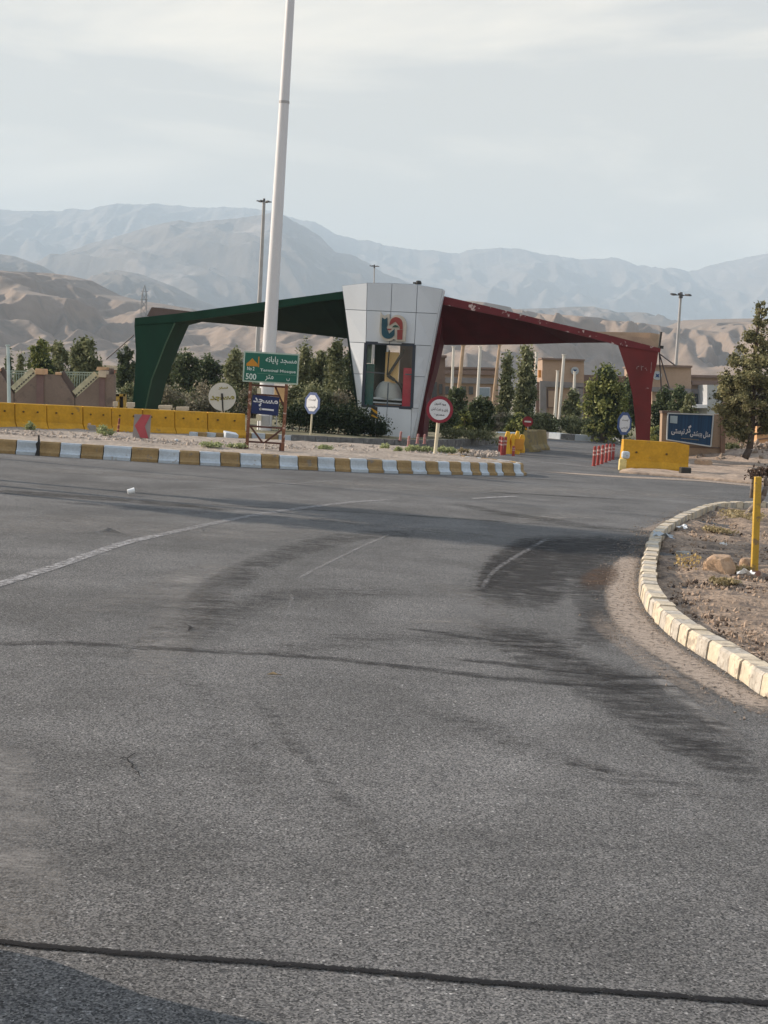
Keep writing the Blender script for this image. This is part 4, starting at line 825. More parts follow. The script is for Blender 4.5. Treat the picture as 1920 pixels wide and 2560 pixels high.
# billboard on tan wall
YB = 61.0
TAN = pmat('tan_brick', (0.34, 0.25, 0.18), 0.9, 0.12, 1.2, bscale=14, fine=0.08)
bw_ = thing('billboard_wall', 'tan masonry wall section carrying the blue calligraphy billboard', 'wall', pos(1728, 0.0, YB))
def B(px, py, d=0): return at(px, py, YB+d)
mb = MB(); mb.prism([B(*p) for p in [(1656, 1033), (1803, 1036), (1801, 1160), (1652, 1150)]], (0, 0.5, 0)); mb.build('masonry', TAN, bw_, world=True)
mb = MB(); mb.prism([B(*p, -0.08) for p in [(1655, 1027), (1700, 1028), (1700, 1033), (1655, 1033)]], (0, 0.6, 0)); mb.prism([B(*p, -0.04) for p in [(1650, 1114), (1801, 1118), (1801, 1121), (1650, 1117)]], (0, 0.05, 0)); mb.prism([B(*p, -0.2) for p in [(1652, 1146), (1801, 1152), (1801, 1162), (1652, 1156)]], (0, 0.2, 0)); mb.build('coping', pmat('dark_coping', (0.16, 0.12, 0.10), 0.9), bw_, world=True)
mb = MB(); mb.prism([B(*p, -0.12) for p in [(1803, 1036), (1815, 1042), (1812, 1150), (1801, 1154)]], (0, 0.7, 0)); mb.build('end_pier', pmat('brown_brick', (0.22, 0.14, 0.10), 0.9), bw_, world=True)
bi = thing('billboard', 'blue billboard with white Persian calligraphy in a white frame', 'billboard', B(1728, 1078, -0.16))
def bpart(name, mb, mat): return mb.build(name, mat, bi, world=True)
C4 = [(1670, 1033), (1783.5, 1037), (1777, 1116), (1667, 1099)]
mb = MB(); cs = [B(*p, -0.12) for p in C4]
for i in range(4): mb.beam(cs[i], cs[(i+1) % 4], 0.07, 0.05)
bpart('frame', mb, pmat('white_frame', (0.55, 0.60, 0.62), 0.5))
def bill():
    m = pmat('billboard_blue', (0.012, 0.055, 0.13), 0.6, 0.35, 3.2, stretch=(3.2, 1, 0.06), fine=0.1); return m
mb = MB(); mb.prism([B(*p, -0.10) for p in C4], (0, 0.02, 0)); bpart('face', mb, bill())
TL, TR, BR_, BL_ = [B(*p, -0.13) for p in C4]
X = (TR-TL); ln = MB()
le = lettering('lettering', [(fa('مثل بهشتی'), 0.40, -0.10, 0.85, 0.30), (fa('گر'), -0.12, 0.05, 0.22, 0.42), (fa('نیستی'), -0.55, -0.08, 0.55, 0.30)], WHT, bi, 0.02, 0.03)
le.rotation_euler = (0, -math.atan2(((TR+BR_)-(TL+BL_)).z, ((TR+BR_)-(TL+BL_)).x), 0)
mb = MB(); q4 = [(1676, 1039), (1694, 1040), (1693, 1059), (1675, 1057)]; mb.prism([B(*p, -0.125) for p in q4], (0, 0.01, 0)); bpart('pale_emblem', mb, pmat('pale_blue_patch', (0.40, 0.52, 0.58), 0.6))
mb = MB(); mb.prism([B(*p, -0.125) for p in [(1703, 1095), (1747, 1099), (1747, 1100.5), (1703, 1096.5)]], (0, 0.01, 0)); bpart('small_print', mb, pmat('ochre_print', (0.25, 0.22, 0.15), 0.6))

# ================================================================ MASTS, POLES
MAST = pmat('white_mast_paint', (0.62, 0.63, 0.66), 0.6, 0.04, 0.8)
YM = 57.0
ma = thing('flag_mast', 'very tall thick white tapering mast behind the green mosque sign', 'mast', pos(660, 0.1, YM))
p0 = at(661, 1063, YM); p1 = at(673, 870, YM); p2 = at(726, 0, YM); ax = (p2-p1).normalized(); top = p1+ax*((p2-p1).length*1.9)
mb = MB(); r1_ = 17/3600*YM; r2_ = 10.5/3600*YM; L12 = (p2-p1).length
rad = lambda p: r1_+(r2_-r1_)*((p-p1).dot(ax)/L12)
base = p1-ax*((p1.z-0.1)/ax.z)
mb.tube(base, top, rad(base), max(rad(top), 0.06), n=28)
mb.build('shaft', MAST, ma, world=True)
mb = MB()
for px, py in ((709, 256),):
    q = at(px, py, YM); s = (q-p1).dot(ax); q = p1+ax*s; mb.tube(q-ax*0.05, q+ax*0.05, rad(q)+0.012, n=12)
mb.build('joint_band', STEEL, ma, world=True)
mb = MB(); mb.tube(base, base+ax*0.06, 0.55, n=16)
mb.build('base_flange', CONC, ma, world=True)
def highmast(px_t, py_t, px_b, py_b, Y, r, lab, headw, arms=6):
    a = at(px_b, py_b, Y); b = at(px_t, py_t, Y); ax = (b-a).normalized(); base = a-ax*(a.z/ax.z)
    o = thing('floodlight_mast', lab, 'mast', base, group='tall floodlight masts')
    MB().tube(base, b, r*1.25, r*0.7, n=10).build('shaft', STEEL, o, world=True)
    hw = headw/3600*Y/2
    hd = MB(); hd.tube(b-ax*0.3, b+ax*0.3, hw*0.2, hw*0.15, n=10); hd.build('head', pmat('dark_fitting', (0.06, 0.06, 0.07), 0.5), o, world=True)
    for i in range(arms):
        t = 2*math.pi*i/arms+0.2; e = b+Vector((math.cos(t)*hw*0.8, math.sin(t)*hw*0.8, 0)); m_ = MB(); m_.tube(b, e, hw*0.03, n=6)
        m_.box(e+Vector((0, 0, 0.05)), (hw*0.45, hw*0.3, hw*0.13), rz=t); m_.build('floodlight', MC['dark_fitting'], o, world=True)
    return o
highmast(660, 505, 643, 880, 130, 0.20, 'slim floodlight mast just left of the thick white mast', 36)
highmast(1702, 738, 1690, 910, 150, 0.17, 'floodlight mast on the right rising above the tan buildings', 52)
highmast(936, 666, 934, 760, 260, 0.16, 'faint distant floodlight mast peeping above the white tower', 24)
# lattice pylon
YP = 520; b = at(362, 712, YP); base = Vector((b.x, YP, 0)); pyl = thing('pylon', 'faint lattice pylon standing before the left brown hill', 'pylon', base)
mb = MB(); Hp = b.z
for sx in (-1, 1):
    for sy in (-1, 1): mb.beam(base+Vector((sx*2.2, sy*2.2, 0)), base+Vector((sx*0.7, sy*0.7, Hp*0.9)), 0.16); mb.beam(base+Vector((sx*0.7, sy*0.7, Hp*0.9)), base+Vector((0, 0, Hp)), 0.14)
nl = 12
for i in range(nl):
    z0 = Hp*0.9*i/nl; z1 = Hp*0.9*(i+1)/nl; w0 = 2.2-1.5*i/nl; w1 = 2.2-1.5*(i+1)/nl
    for sy in (-1, 1): mb.beam(base+Vector((-w0, sy*w0, z0)), base+Vector((w1, sy*w1, z1)), 0.10); mb.beam(base+Vector((w0, sy*w0, z0)), base+Vector((-w1, sy*w1, z1)), 0.10)
for zf in (0.84, 0.93):
    mb.beam(base+Vector((-1.3, 0, Hp*zf)), base+Vector((1.3, 0, Hp*zf)), 0.2)
mb.build('lattice', pmat('pylon_steel', (0.16, 0.17, 0.18), 0.7), pyl, world=True)
WPOLE = pmat('white_pole_paint', (0.62, 0.60, 0.56), 0.6, 0.06); TPOLE = pmat('timber_pole', (0.40, 0.29, 0.20), 0.85, 0.15, 3)
def pole(t, b, Y, r, mat, lab, name='pole', extra=None):
    a = at(*b, Y); c = at(*t, Y); ax = (c-a).normalized(); base = a-ax*(a.z/ax.z)
    m_ = MB(); m_.tube(base, c, r*1.1, r*0.85, n=8); m_.tube(c, c+ax*0.05, r*1.3, r*1.3, n=8); m_.v = [v-base for v in m_.v]
    o = m_.build(name, mat); o.location = base; return tag(o, lab, 'pole')
pole((1134, 868), (1130, 969), 92, 0.09, WPOLE, 'white pole, leftmost of those under the maroon wing')
pole((1158, 864), (1148, 966), 96, 0.13, TPOLE, 'thick timber pole second from left under the maroon wing')
pole((1201, 868), (1194, 991), 90, 0.10, WPOLE, 'white pole before the low building with a blue window')
pole((1249, 864), (1233, 1004), 94, 0.10, TPOLE, 'brown timber pole left of the slender poplars')
pole((1342, 882), (1332, 1077), 92, 0.10, WPOLE, 'white pole between the poplars and the tall tan building')
pole((1410, 888), (1395, 1085), 88, 0.10, WPOLE, 'tallest white pole crossing the front of the tall tan building')
pole((1394, 928), (1389, 1012), 104, 0.10, WPOLE, 'short white pole just left of the tallest white pole')
pole((1437, 930), (1434, 990), 104, 0.10, WPOLE, 'short white pole under the round blue emblem')
pole((1538, 938), (1533, 1042), 84, 0.09, WPOLE, 'white pole in front of the broad yellow-green tree')
pole((20, 865), (22, 965), 56, 0.07, pmat('pale_teal_pole', (0.45, 0.55, 0.55), 0.5), 'pale thin pole behind the railings at the far left')
# yellow foreground post
b0 = gp(1886, 1438, 0.04); t0 = at(1895, 1192, b0.y); yp = thing('yellow_post', 'bright yellow steel post on the dirt island at the right edge', 'post', b0)
MB().beam(b0-Vector((0, 0, 0.1)), t0, 0.088, 0.088).build('shaft', pmat('chrome_yellow_paint', (0.47, 0.30, 0.04), 0.7, 0.12, 5, c2=(0.24, 0.17, 0.08), thr=0.57), yp, world=True, bevel=0.008)
MB().beam(b0-Vector((0, 0, 0.05)), b0+(t0-b0)*0.05, 0.13, 0.13).build('foot', pmat('rusty_foot', (0.30, 0.16, 0.12), 0.9, 0.3, 12), yp, world=True)
# delineators
RP = pmat('red_post', (0.30, 0.04, 0.035), 0.55, 0.15, 6); 
def delin_proto(lab, loc, h, r, bands, rot, grp, mat=RP, bm_=pmat('dull_pink_band', (0.46, 0.30, 0.28), 0.6), name='delineator_post'):
    o = thing(name, lab, 'post', loc, rot, grp)
    m_ = MB(); m_.tube((0, 0, 0), (0, 0, 0.03), r*1.35, r*1.3, n=12); m_.tube((0, 0, 0.03), (0, 0, h), r, r*0.9, n=12); m_.lathe([(r*0.85, h), (r*0.5, h+r*0.5), (0.001, h+r*0.6)], (0, 0, 0), 12); m_.build('body', mat, o)
    for z in bands:
        m_ = MB(); m_.tube((0, 0, z*h), (0, 0, (z+0.09)*h), r*1.04, n=12); m_.build('band', bm_, o)
    return o
P0 = delin_proto('red post, leftmost of the cluster beside the yellow plastic barrier', gp(1248, 1136, 0), 0.66, 0.055, (0.55, 0.75), (0, R(0), 0), 'red entrance posts')
for px, py, lab, h, rt in [(1254, 1138, 'red post second in the cluster beside the yellow plastic barrier', 1.0, 3), (1261, 1137, 'red post touching the left side of the yellow plastic barrier', 1.0, 5),
        (1283, 1140, 'short red post standing in front of the yellow plastic barrier', 0.55, 3), (1296, 1133, 'red post at the right of the yellow plastic barrier', 0.75, 3),
        (1484, 1165, 'red post at the left end of the right-hand row', 1.0, 4), (1494, 1163, 'red post second in the right-hand row', 1.0, 4), (1504, 1160, 'red post third in the right-hand row', 1.0, 4), (1514, 1156, 'red post fourth in the right-hand row', 1.0, 4), (1523, 1152, 'red post fifth in the right-hand row', 0.95, 4), (1532, 1149, 'red post last in the right-hand row near the octagonal sign', 0.9, 4)]:
    copy_tree(P0, gp(px, py, 0), (random.uniform(-0.03, 0.03), R(rt-4), 0), lab, (1, 1, h))
P1 = delin_proto('thin dark red post planted in gravel before the leftmost barrier', gp(61, 1063, 0.3), 0.36, 0.035, (0.3, 0.6), (0, R(-12), 0), 'small posts on the gravel island', mat=pmat('dark_red_post', (0.16, 0.03, 0.03), 0.6), bm_=pmat('post_band', (0.5, 0.25, 0.12), 0.6))
for px, py, lab, s, rt in [(133, 1070, 'thin dark red post before the second yellow barrier', 1.05, 2), (218, 1066, 'thin dark post half hidden by the pale boulder', 0.9, 4), (294, 1087, 'thin dark post on a heavy black foot left of the arrow board', 1.35, 4), (427, 1085, 'thin dark post right of the green gate leg', 1.25, 4), (490, 1078, 'thin dark post before the rightmost yellow barrier', 0.8, 3)]:
    copy_tree(P1, gp(px, py, 0.3), (0, R(rt), 0), lab, (1, 1, s))
P2 = delin_proto('faded pink post by the white tower foot, leftmost of four', gp(1000, 1102, 0.25), 0.34, 0.05, (0.6,), (0, R(4), 0), 'faded posts by the tower foot', mat=pmat('faded_pink_post', (0.36, 0.17, 0.16), 0.6))
for px, py, lab in [(1021, 1116, 'faded pink post by the tower foot, second and nearest'), (1043, 1109, 'faded pink post by the maroon inner leg, third of four'), (1061, 1110, 'faded pink post by the round red sign, rightmost of four')]:
    copy_tree(P2, gp(px, py, 0.25), (0, R(random.uniform(-2, 3)), 0), lab)
# yellow plastic water barrier in the entrance
YPL = pmat('orange_yellow_plastic', (0.72, 0.42, 0.03), 0.4, 0.1, 3)
b0 = gp(1285, 1136, 0); pb = thing('plastic_barrier', 'orange-yellow ribbed plastic barrier standing among red posts', 'barrier', b0)
for i, (x0, x1, yt, yb) in enumerate([(1264, 1276, 1078, 1138), (1277, 1288, 1084, 1136), (1289, 1299, 1077, 1137), (1300, 1312, 1086, 1133)]):
    Yq = b0.y+0.15*i; m_ = MB()
    P = [(x0+3, yt), (x1-1, yt+1), (x1+1, yt+10), (x1-2, (yt+yb)/2), (x1+1, yb-8), (x1, yb), (x0, yb), (x0-1, yb-10), (x0+2, (yt+yb)/2), (x0-1, yt+12)]
    m_.prism([at(*p, Yq) for p in P], (0, 0.22, 0)); m_.build('rib', YPL, pb, world=True, bevel=0.03)
m_ = MB(); m_.prism([at(*p, b0.y+0.25) for p in [(1266, 1096), (1310, 1098), (1309, 1124), (1266, 1126)]], (0, 0.3, 0)); m_.build('panel', pmat('shaded_orange_plastic', (0.55, 0.25, 0.03), 0.5), pb, world=True)
b0 = gp(1556, 1177, 0); cb = thing('yellow_stub', 'small cream and yellow stones stacked by the left end of the big yellow barrier', 'stones', b0)
MB().box(b0+Vector((0.0, 0.1, 0.2)), (0.24, 0.22, 0.40)).build('lower_stone', pmat('cream_stub', (0.60, 0.50, 0.22), 0.8, 0.2, 6), cb, world=True, bevel=0.04)
MB().box(b0+Vector((0.08, 0.1, 0.53)), (0.26, 0.22, 0.24)).build('upper_stone', MC['sky_tinted_kerb_white'], cb, world=True, bevel=0.06)

# ================================================================ LEFT WALL WITH RAILINGS
YW = 57.5
def W(px, py, d=0): return at(px, py, YW+d)
WALLM = pmat('mauve_brown_render', (0.23, 0.175, 0.145), 0.9, 0.12, 1.0, bscale=10, fine=0.06, c2=(0.17, 0.13, 0.11), thr=0.56)
CAP = pmat('sandstone_cap', (0.62, 0.40, 0.24), 0.85, 0.15, 4)
zw = thing('zigzag_wall', 'mauve-brown boundary wall cut into V shapes with railings between its pillars', 'wall', pos(120, 0, YW))
def unit(o):  # one period of the wall, o = pixel offset
    dy = o*0.0647
    m_ = MB(); m_.prism([W(x+o, y+dy) for x, y in [(36, 985), (91, 936), (148, 936), (186, 996), (186, 1052), (36, 1044)]], (0, 0.35, 0)); m_.build('masonry', WALLM, zw, world=True)
    m_ = MB(); m_.prism([W(x+o, y+dy, -0.05) for x, y in [(91, 936), (109, 937), (109, 1048), (91, 1048)]], (0, 0.5, 0)); m_.build('pillar', pmat('pillar_brown', (0.20, 0.13, 0.12), 0.9), zw, world=True)
    m_ = MB(); m_.prism([W(x+o, y+dy, -0.12) for x, y in [(88, 921), (111, 922), (111, 937), (88, 936)]], (0, 0.6, 0)); m_.prism([W(x+o, y+dy, -0.04) for x, y in [(138, 930), (152, 931), (152, 938), (138, 937)]], (0, 0.5, 0)); m_.build('cap', CAP, zw, world=True, bevel=0.02)
    m_ = MB(); a = W(38+o, 979+dy, 0.1); b = W(90+o, 931+dy, 0.1); m_.beam(a, b, 0.16, 0.5); m_.build('coping', pmat('cream_coping', (0.56, 0.52, 0.36), 0.85, 0.2, 5), zw, world=True)
    m_ = MB()
    for k in range(9):
        c = a.lerp(b, (k+0.5)/9)+Vector((0, -0.27, 0)); m_.box(c, (0.09, 0.03, 0.06), rot=Matrix.Rotation(-math.atan2((b-a).z, (b-a).x), 3, 'Y'))
    m_.build('coping_stones', pmat('dark_inset', (0.10, 0.09, 0.07), 0.9), zw, world=True)
    m_ = MB(); m_.beam(W(150+o, 934+dy, 0.2), W(187+o, 990+dy, 0.2), 0.1, 0.4); m_.build('coping', pmat('dark_coping2', (0.13, 0.10, 0.09), 0.9), zw, world=True)
for k in (-3, -2, -1, 0): unit(k*152)
m_ = MB(); m_.prism([W(*p) for p in [(188, 996), (246, 944), (262, 944), (262, 1056), (188, 1052)]], (0, 0.35, 0)); m_.build('masonry', WALLM, zw, world=True)
m_ = MB(); m_.prism([W(*p, -0.05) for p in [(248, 936), (262, 936), (262, 1056), (248, 1056)]], (0, 0.5, 0)); m_.build('pillar', MC['pillar_brown'], zw, world=True)
m_ = MB(); m_.prism([W(*p, -0.12) for p in [(246, 926), (265, 927), (264, 944), (246, 943)]], (0, 0.6, 0)); m_.build('cap', pmat('pale_cap', (0.60, 0.50, 0.38), 0.85), zw, world=True, bevel=0.02)
m_ = MB(); m_.prism([W(*p, 0.02) for p in [(262, 936), (286, 936), (286, 1058), (262, 1056)]], (0, 0.35, 0)); m_.build('end_masonry', WALLM, zw, world=True)
m_ = MB(); m_.prism([W(*p, -0.1) for p in [(240, 926), (265, 924), (268, 918), (243, 917)]], (0, 0.5, 0)); m_.build('cap', CAP, zw, world=True)
a = W(192, 990, 0.1); b = W(246, 941, 0.1); m_ = MB(); m_.beam(a, b, 0.16, 0.5); m_.build('coping', MC['cream_coping'], zw, world=True)
m_ = MB()
for k in range(9): m_.box(a.lerp(b, (k+0.5)/9)+Vector((0, -0.27, 0)), (0.09, 0.03, 0.06), rot=Matrix.Rotation(-math.atan2((b-a).z, (b-a).x), 3, 'Y'))
m_.build('coping_stones', MC['dark_inset'], zw, world=True)
rl = MB()
for x0, x1 in ((-370, -216), (-218, -64), (-64, 90), (150, 246)):
    rl.beam(W(x0, 929+0.0647*(x0-100)*0.3, 0.3), W(x1, 929+0.0647*(x1-100)*0.3, 0.3), 0.07, 0.05); rl.beam(W(x0, 935+0.0647*(x0-100)*0.3, 0.3), W(x1, 935+0.0647*(x1-100)*0.3, 0.3), 0.04, 0.04)
    x = x0
    while x < x1: rl.beam(W(x, 931, 0.3), W(x-2.5, 992, 0.3), 0.032); x += 6.2
rl.build('railing', pmat('grey_green_railing', (0.30, 0.36, 0.30), 0.6), zw, world=True)
m_ = MB(); m_.tube(W(124, 973, -0.02), W(124, 978, -0.02), 0.16, n=12)

# ================================================================ BUILDINGS
BR1 = pmat('tan_cladding', (0.36, 0.265, 0.20), 0.9, 0.08, 0.6, bscale=5, fine=0.05); BR2 = pmat('brown_band', (0.20, 0.145, 0.125), 0.9, 0.08); BR3 = pmat('grey_band', (0.20, 0.19, 0.195), 0.85); GLS = pmat('dark_window', (0.04, 0.05, 0.06), 0.2, spec=0.8); GLSB = pmat('bluish_window', (0.22, 0.28, 0.34), 0.2)
def slab(o, Y, pts, dep, mat, name, off=0.0, parent=None):
    m_ = MB(); m_.prism([at(px, py, Y+off) for px, py in pts], (0, dep, 0)); 
    p = parent if parent is not None else o
    ob = m_.build(name, mat, p, world=False); ob.data.transform(Matrix.Translation(-o.location)); return ob
def rect(x0, x1, y0, y1, s=0.0): return [(x0, y0), (x1, y0+s*(x1-x0)), (x1, y1+s*(x1-x0)), (x0, y1)]
YBB = 125.0
tb = thing('tan_building', 'tall tan block building with a round blue emblem, framed by the maroon wing', 'building', pos(1410, 0.2, YBB))
wl = slab(tb, YBB, rect(1356, 1460, 897, 1048, 0.04), 14, BR1, 'wall')
slab(tb, YBB, rect(1354, 1462, 894, 898, 0.04), 14.6, BR2, 'roof_parapet', -0.3)
slab(tb, YBB, rect(1350, 1459, 952, 966, 0.05), 0.4, BR3, 'band', -0.4)
slab(tb, YBB, rect(1350, 1366, 966, 1046), 0.4, BR3, 'pier', -0.4); slab(tb, YBB, rect(1440, 1458, 968, 1050), 0.4, BR3, 'pier', -0.4)
slab(tb, YBB, rect(1340, 1352, 955, 1046), 8, BR2, 'side_wing', 0.5)
dr = slab(tb, YBB, rect(1368, 1392, 972, 1020), 0.15, BR2, 'doorway', -0.1); slab(tb, YBB, rect(1371, 1389, 977, 1018), 0.1, BR1, 'door', -0.2, dr)
def roundel(px, py, Y, r, lab, par):
    c = at(px, py, Y); m_ = MB(); disc(m_, r, -0.1, 0); m_.v = [v+c for v in m_.v]; e = m_.build('emblem', pmat('pale_disc', (0.36, 0.40, 0.44), 0.6), par); e.data.transform(Matrix.Translation(-par.location))
    m_ = MB(); n = 12; pts = [((r*0.62 if i % 2 else r*0.28)*math.cos(math.pi*i/4), -0.14, (r*0.62 if i % 2 else r*0.28)*math.sin(math.pi*i/4)) for i in range(8)]; m_.prism(pts, (0, 0.03, 0)); m_.v = [v+c for v in m_.v]; s = m_.build('star', pmat('navy_star', (0.01, 0.04, 0.14), 0.5), e); s.data.transform(Matrix.Translation(-par.location))
roundel(1437, 927, YBB-0.15, 0.34, '', tb)
slab(tb, YBB, rect(1346, 1353, 925, 944), 0.3, pmat('orange_lamp_panel', (0.6, 0.25, 0.06), 0.6), 'orange_panel', 0.2)
YC = 118.0
rb = thing('right_building', 'tan block building behind the maroon leg with a long lower brown wing', 'building', pos(1700, 0.2, YC))
slab(rb, YC, rect(1630, 1728, 915, 1048, 0.03), 14, BR1, 'wall'); slab(rb, YC, rect(1628, 1731, 911, 916, 0.03), 14.6, BR2, 'roof_parapet', -0.3); slab(rb, YC, rect(1628, 1728, 967, 979, 0.05), 0.4, BR3, 'band', -0.4)
slab(rb, YC, rect(1728, 1900, 941, 1060, 0.02), 12, BR1, 'low_wing', 0.6); slab(rb, YC, rect(1728, 1902, 937, 943, 0.02), 12.5, BR2, 'roof_parapet', 0.3); slab(rb, YC, rect(1730, 1900, 951, 962, 0.02), 0.3, BR2, 'band', 0.3); slab(rb, YC, rect(1728, 1900, 972, 984, 0.02), 0.3, BR3, 'band', 0.3)
for x in (1738, 1754): slab(rb, YC, rect(x, x+14, 985, 1010), 0.2, GLS, 'window', 0.42)
slab(rb, YC, rect(1768, 1806, 962, 1040), 4, pmat('pale_grey_panel', (0.36, 0.38, 0.40), 0.7), 'grey_annexe', -3)
slab(rb, YC, rect(1732, 1768, 1012, 1020), 4, WHT, 'white_awning', -3.2)
roundel(1643, 939, YC-0.15, 0.36, '', rb)
YD = 130.0
lb = thing('long_building', 'long low tan building with brown bands seen under the maroon wing', 'building', pos(1180, 0.2, YD))
slab(lb, YD, rect(1100, 1246, 920, 1040, 0.02), 12, BR1, 'wall'); slab(lb, YD, rect(1098, 1248, 916, 921, 0.02), 12.6, BR2, 'roof_parapet', -0.3); slab(lb, YD, rect(1100, 1246, 924, 935, 0.02), 0.3, BR2, 'band', -0.3); slab(lb, YD, rect(1100, 1246, 943, 957, 0.02), 0.3, BR3, 'band', -0.3)
w_ = slab(lb, YD, rect(1196, 1226, 968, 993), 0.2, WHT, 'window_frame', -0.2); slab(lb, YD, rect(1198, 1224, 970, 991), 0.1, GLSB, 'window_pane', -0.3, w_)
for x in (1112, 1132, 1154, 1172): slab(lb, YD, rect(x, x+11, 966, 986), 0.15, GLS, 'window', -0.15)
slab(lb, YD, rect(1460, 1570, 937, 1050, 0.03), 12, BR2, 'connecting_wing', 1.0)
YE = 78.0
bp = thing('brick_pier', 'narrow brown brick lodge beside the maroon inner leg with dark openings', 'building', pos(1095, 0.2, YE))
slab(bp, YE, rect(1074, 1113, 893, 1080), 4, pmat('lodge_brick', (0.20, 0.14, 0.11), 0.9, 0.15, 2), 'wall'); slab(bp, YE, rect(1072, 1117, 888, 894), 4.4, BR2, 'roof', -0.2)
slab(bp, YE, rect(1080, 1092, 955, 1000), 0.1, GLS, 'doorway', -0.06); slab(bp, YE, rect(1098, 1106, 960, 985), 0.1, GLS, 'window', -0.06); slab(bp, YE, rect(1085, 1090, 915, 928), 0.1, WPOLE, 'lamp', -0.1)
YF = 105.0
lf = thing('left_building', 'low cream building with terraces behind the zigzag wall, left of the green leg', 'building', pos(250, 0.2, YF))
CRM = pmat('cream_render', (0.55, 0.47, 0.36), 0.85)
slab(lf, YF, rect(178, 272, 920, 950), 9, pmat('dull_brown_wall', (0.26, 0.20, 0.17), 0.9), 'wall'); slab(lf, YF, rect(185, 272, 913, 921), 9.4, CRM, 'roof_edge', -0.2); slab(lf, YF, rect(192, 204, 904, 914), 1.5, CRM, 'roof_box')
slab(lf, YF, rect(285, 345, 924, 945), 8, pmat('reddish_wall', (0.36, 0.16, 0.12), 0.9), 'end_wall', 0.2); slab(lf, YF, rect(285, 345, 917, 925), 8.5, CRM, 'roof_edge', 0.0); slab(lf, YF, rect(300, 345, 936, 940), 0.3, CRM, 'balcony', 0.0); slab(lf, YF, rect(300, 345, 945, 985), 8, BR1, 'lower_wall', 0.5)
slab(lf, YF, [(321, 918), (327, 911), (333, 918)], 2, pmat('lime_dome', (0.40, 0.50, 0.15), 0.6), 'small_dome')
for x in (305, 318, 331): slab(lf, YF, rect(x, x+8, 928, 936), 0.1, GLS, 'window', 0.1)
# small things behind the barriers: cream kerb blocks and yellow cabinet
slabs = [(282, 291, 1004, 1016, CRM, 'cream block left of the green gate leg foot'), (316, 334, 1006, 1018, CRM, 'cream block touching the green gate leg foot'), (396, 428, 1013, 1022, CRM, 'long cream block right of the green gate leg'), (440, 470, 1017, 1026, CRM, 'second long cream block right of the green gate leg')]
for x0, x1, y0, y1, m2, lab in slabs:
    Yq = 54.0; p = at((x0+x1)/2, y1, Yq); m_ = MB(); m_.prism([at(px, py, Yq)-p for px, py in rect(x0, x1, y0, y1)], (0, 0.3, 0)); m_.prism([at(px, py, Yq)-p for px, py in rect(x0+2, x1-2, y1, y1+36)], (0, 0.25, 0)); o = m_.build('cream_block', m2, bevel=0.02); o.location = p; tag(o, lab, 'block')
yc = thing('yellow_cabinet', 'small yellow gate frame with a dark opening beside the green leg', 'cabinet', at(302, 1016, 55))
m_ = MB()
for x0, x1, y0, y1 in ((290, 298, 985, 1050), (308, 313, 985, 1050), (290, 313, 985, 991)): m_.prism([at(px, py, 55) for px, py in rect(x0, x1, y0, y1)], (0, 0.3, 0))
m_.build('frame', YEL_D, yc, world=True)
m_ = MB(); m_.prism([at(px, py, 55.2) for px, py in rect(298, 308, 990, 1050)], (0, 0.1, 0)); m_.build('opening', MC['black_metal'], yc, world=True)
# booth objects behind the sign frame at the mast foot
mc_ = thing('mast_cabinet', 'cream and grey cabinet at the foot of the white mast, seen through the rusty frame', 'cabinet', at(660, 1070, 54))
for q_ in (rect(640, 652, 1037, 1052), rect(643, 651, 970, 985)): MB().prism([at(px, py, 54) for px, py in q_], (0, 0.3, 0)).build('cream_box', CREAMP, mc_, world=True)
m_ = MB(); m_.prism([at(px, py, 54.3) for px, py in rect(652, 672, 1038, 1064)], (0, 0.5, 0)); m_.build('grey_box', pmat('cabinet_grey', (0.35, 0.36, 0.38), 0.6), mc_, world=True, bevel=0.02)
m_ = MB(); m_.prism([at(px, py, 54.8) for px, py in rect(686, 715, 968, 1005)], (0, 0.2, 0)); m_.build('amber_panel', pmat('amber_panel', (0.60, 0.38, 0.18), 0.7, 0.2, 4), mc_, world=True)
m_ = MB(); m_.prism([at(px, py, 54.9) for px, py in rect(690, 692, 1000, 1075)], (0, 0.1, 0)); m_.prism([at(px, py, 54.9) for px, py in rect(710, 712, 1000, 1075)], (0, 0.1, 0)); m_.prism([at(px, py, 54.9) for px, py in rect(645, 647, 984, 1075)], (0, 0.1, 0)); m_.build('panel_legs', STEEL, mc_, world=True)
# ochre/white kerb slab by the round worn sign
bs = thing('kerb_slab', 'ochre and white painted slab lying on gravel before the worn round sign', 'kerb stone', gp(525, 1094, 0.31)); 
for x0, x1, m2 in ((474, 491, WHITE_K), (491, 513, OCHRE), (513, 535, WHITE_K), (535, 560, OCHRE)):
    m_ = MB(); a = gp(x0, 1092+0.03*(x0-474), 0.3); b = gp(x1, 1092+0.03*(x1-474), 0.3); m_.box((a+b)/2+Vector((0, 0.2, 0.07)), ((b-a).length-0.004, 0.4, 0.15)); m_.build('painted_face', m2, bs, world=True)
m_ = MB(); a = gp(575, 1096, 0.3); m_.box((0, 0, 0.09), (0.42, 0.5, 0.2)); o = m_.build('tilted_slab', WHITE_K, bevel=0.02); o.location = a; o.rotation_euler = (0.1, 0.12, 0.3); tag(o, 'tilted white slab right of the ochre slab', 'kerb stone')
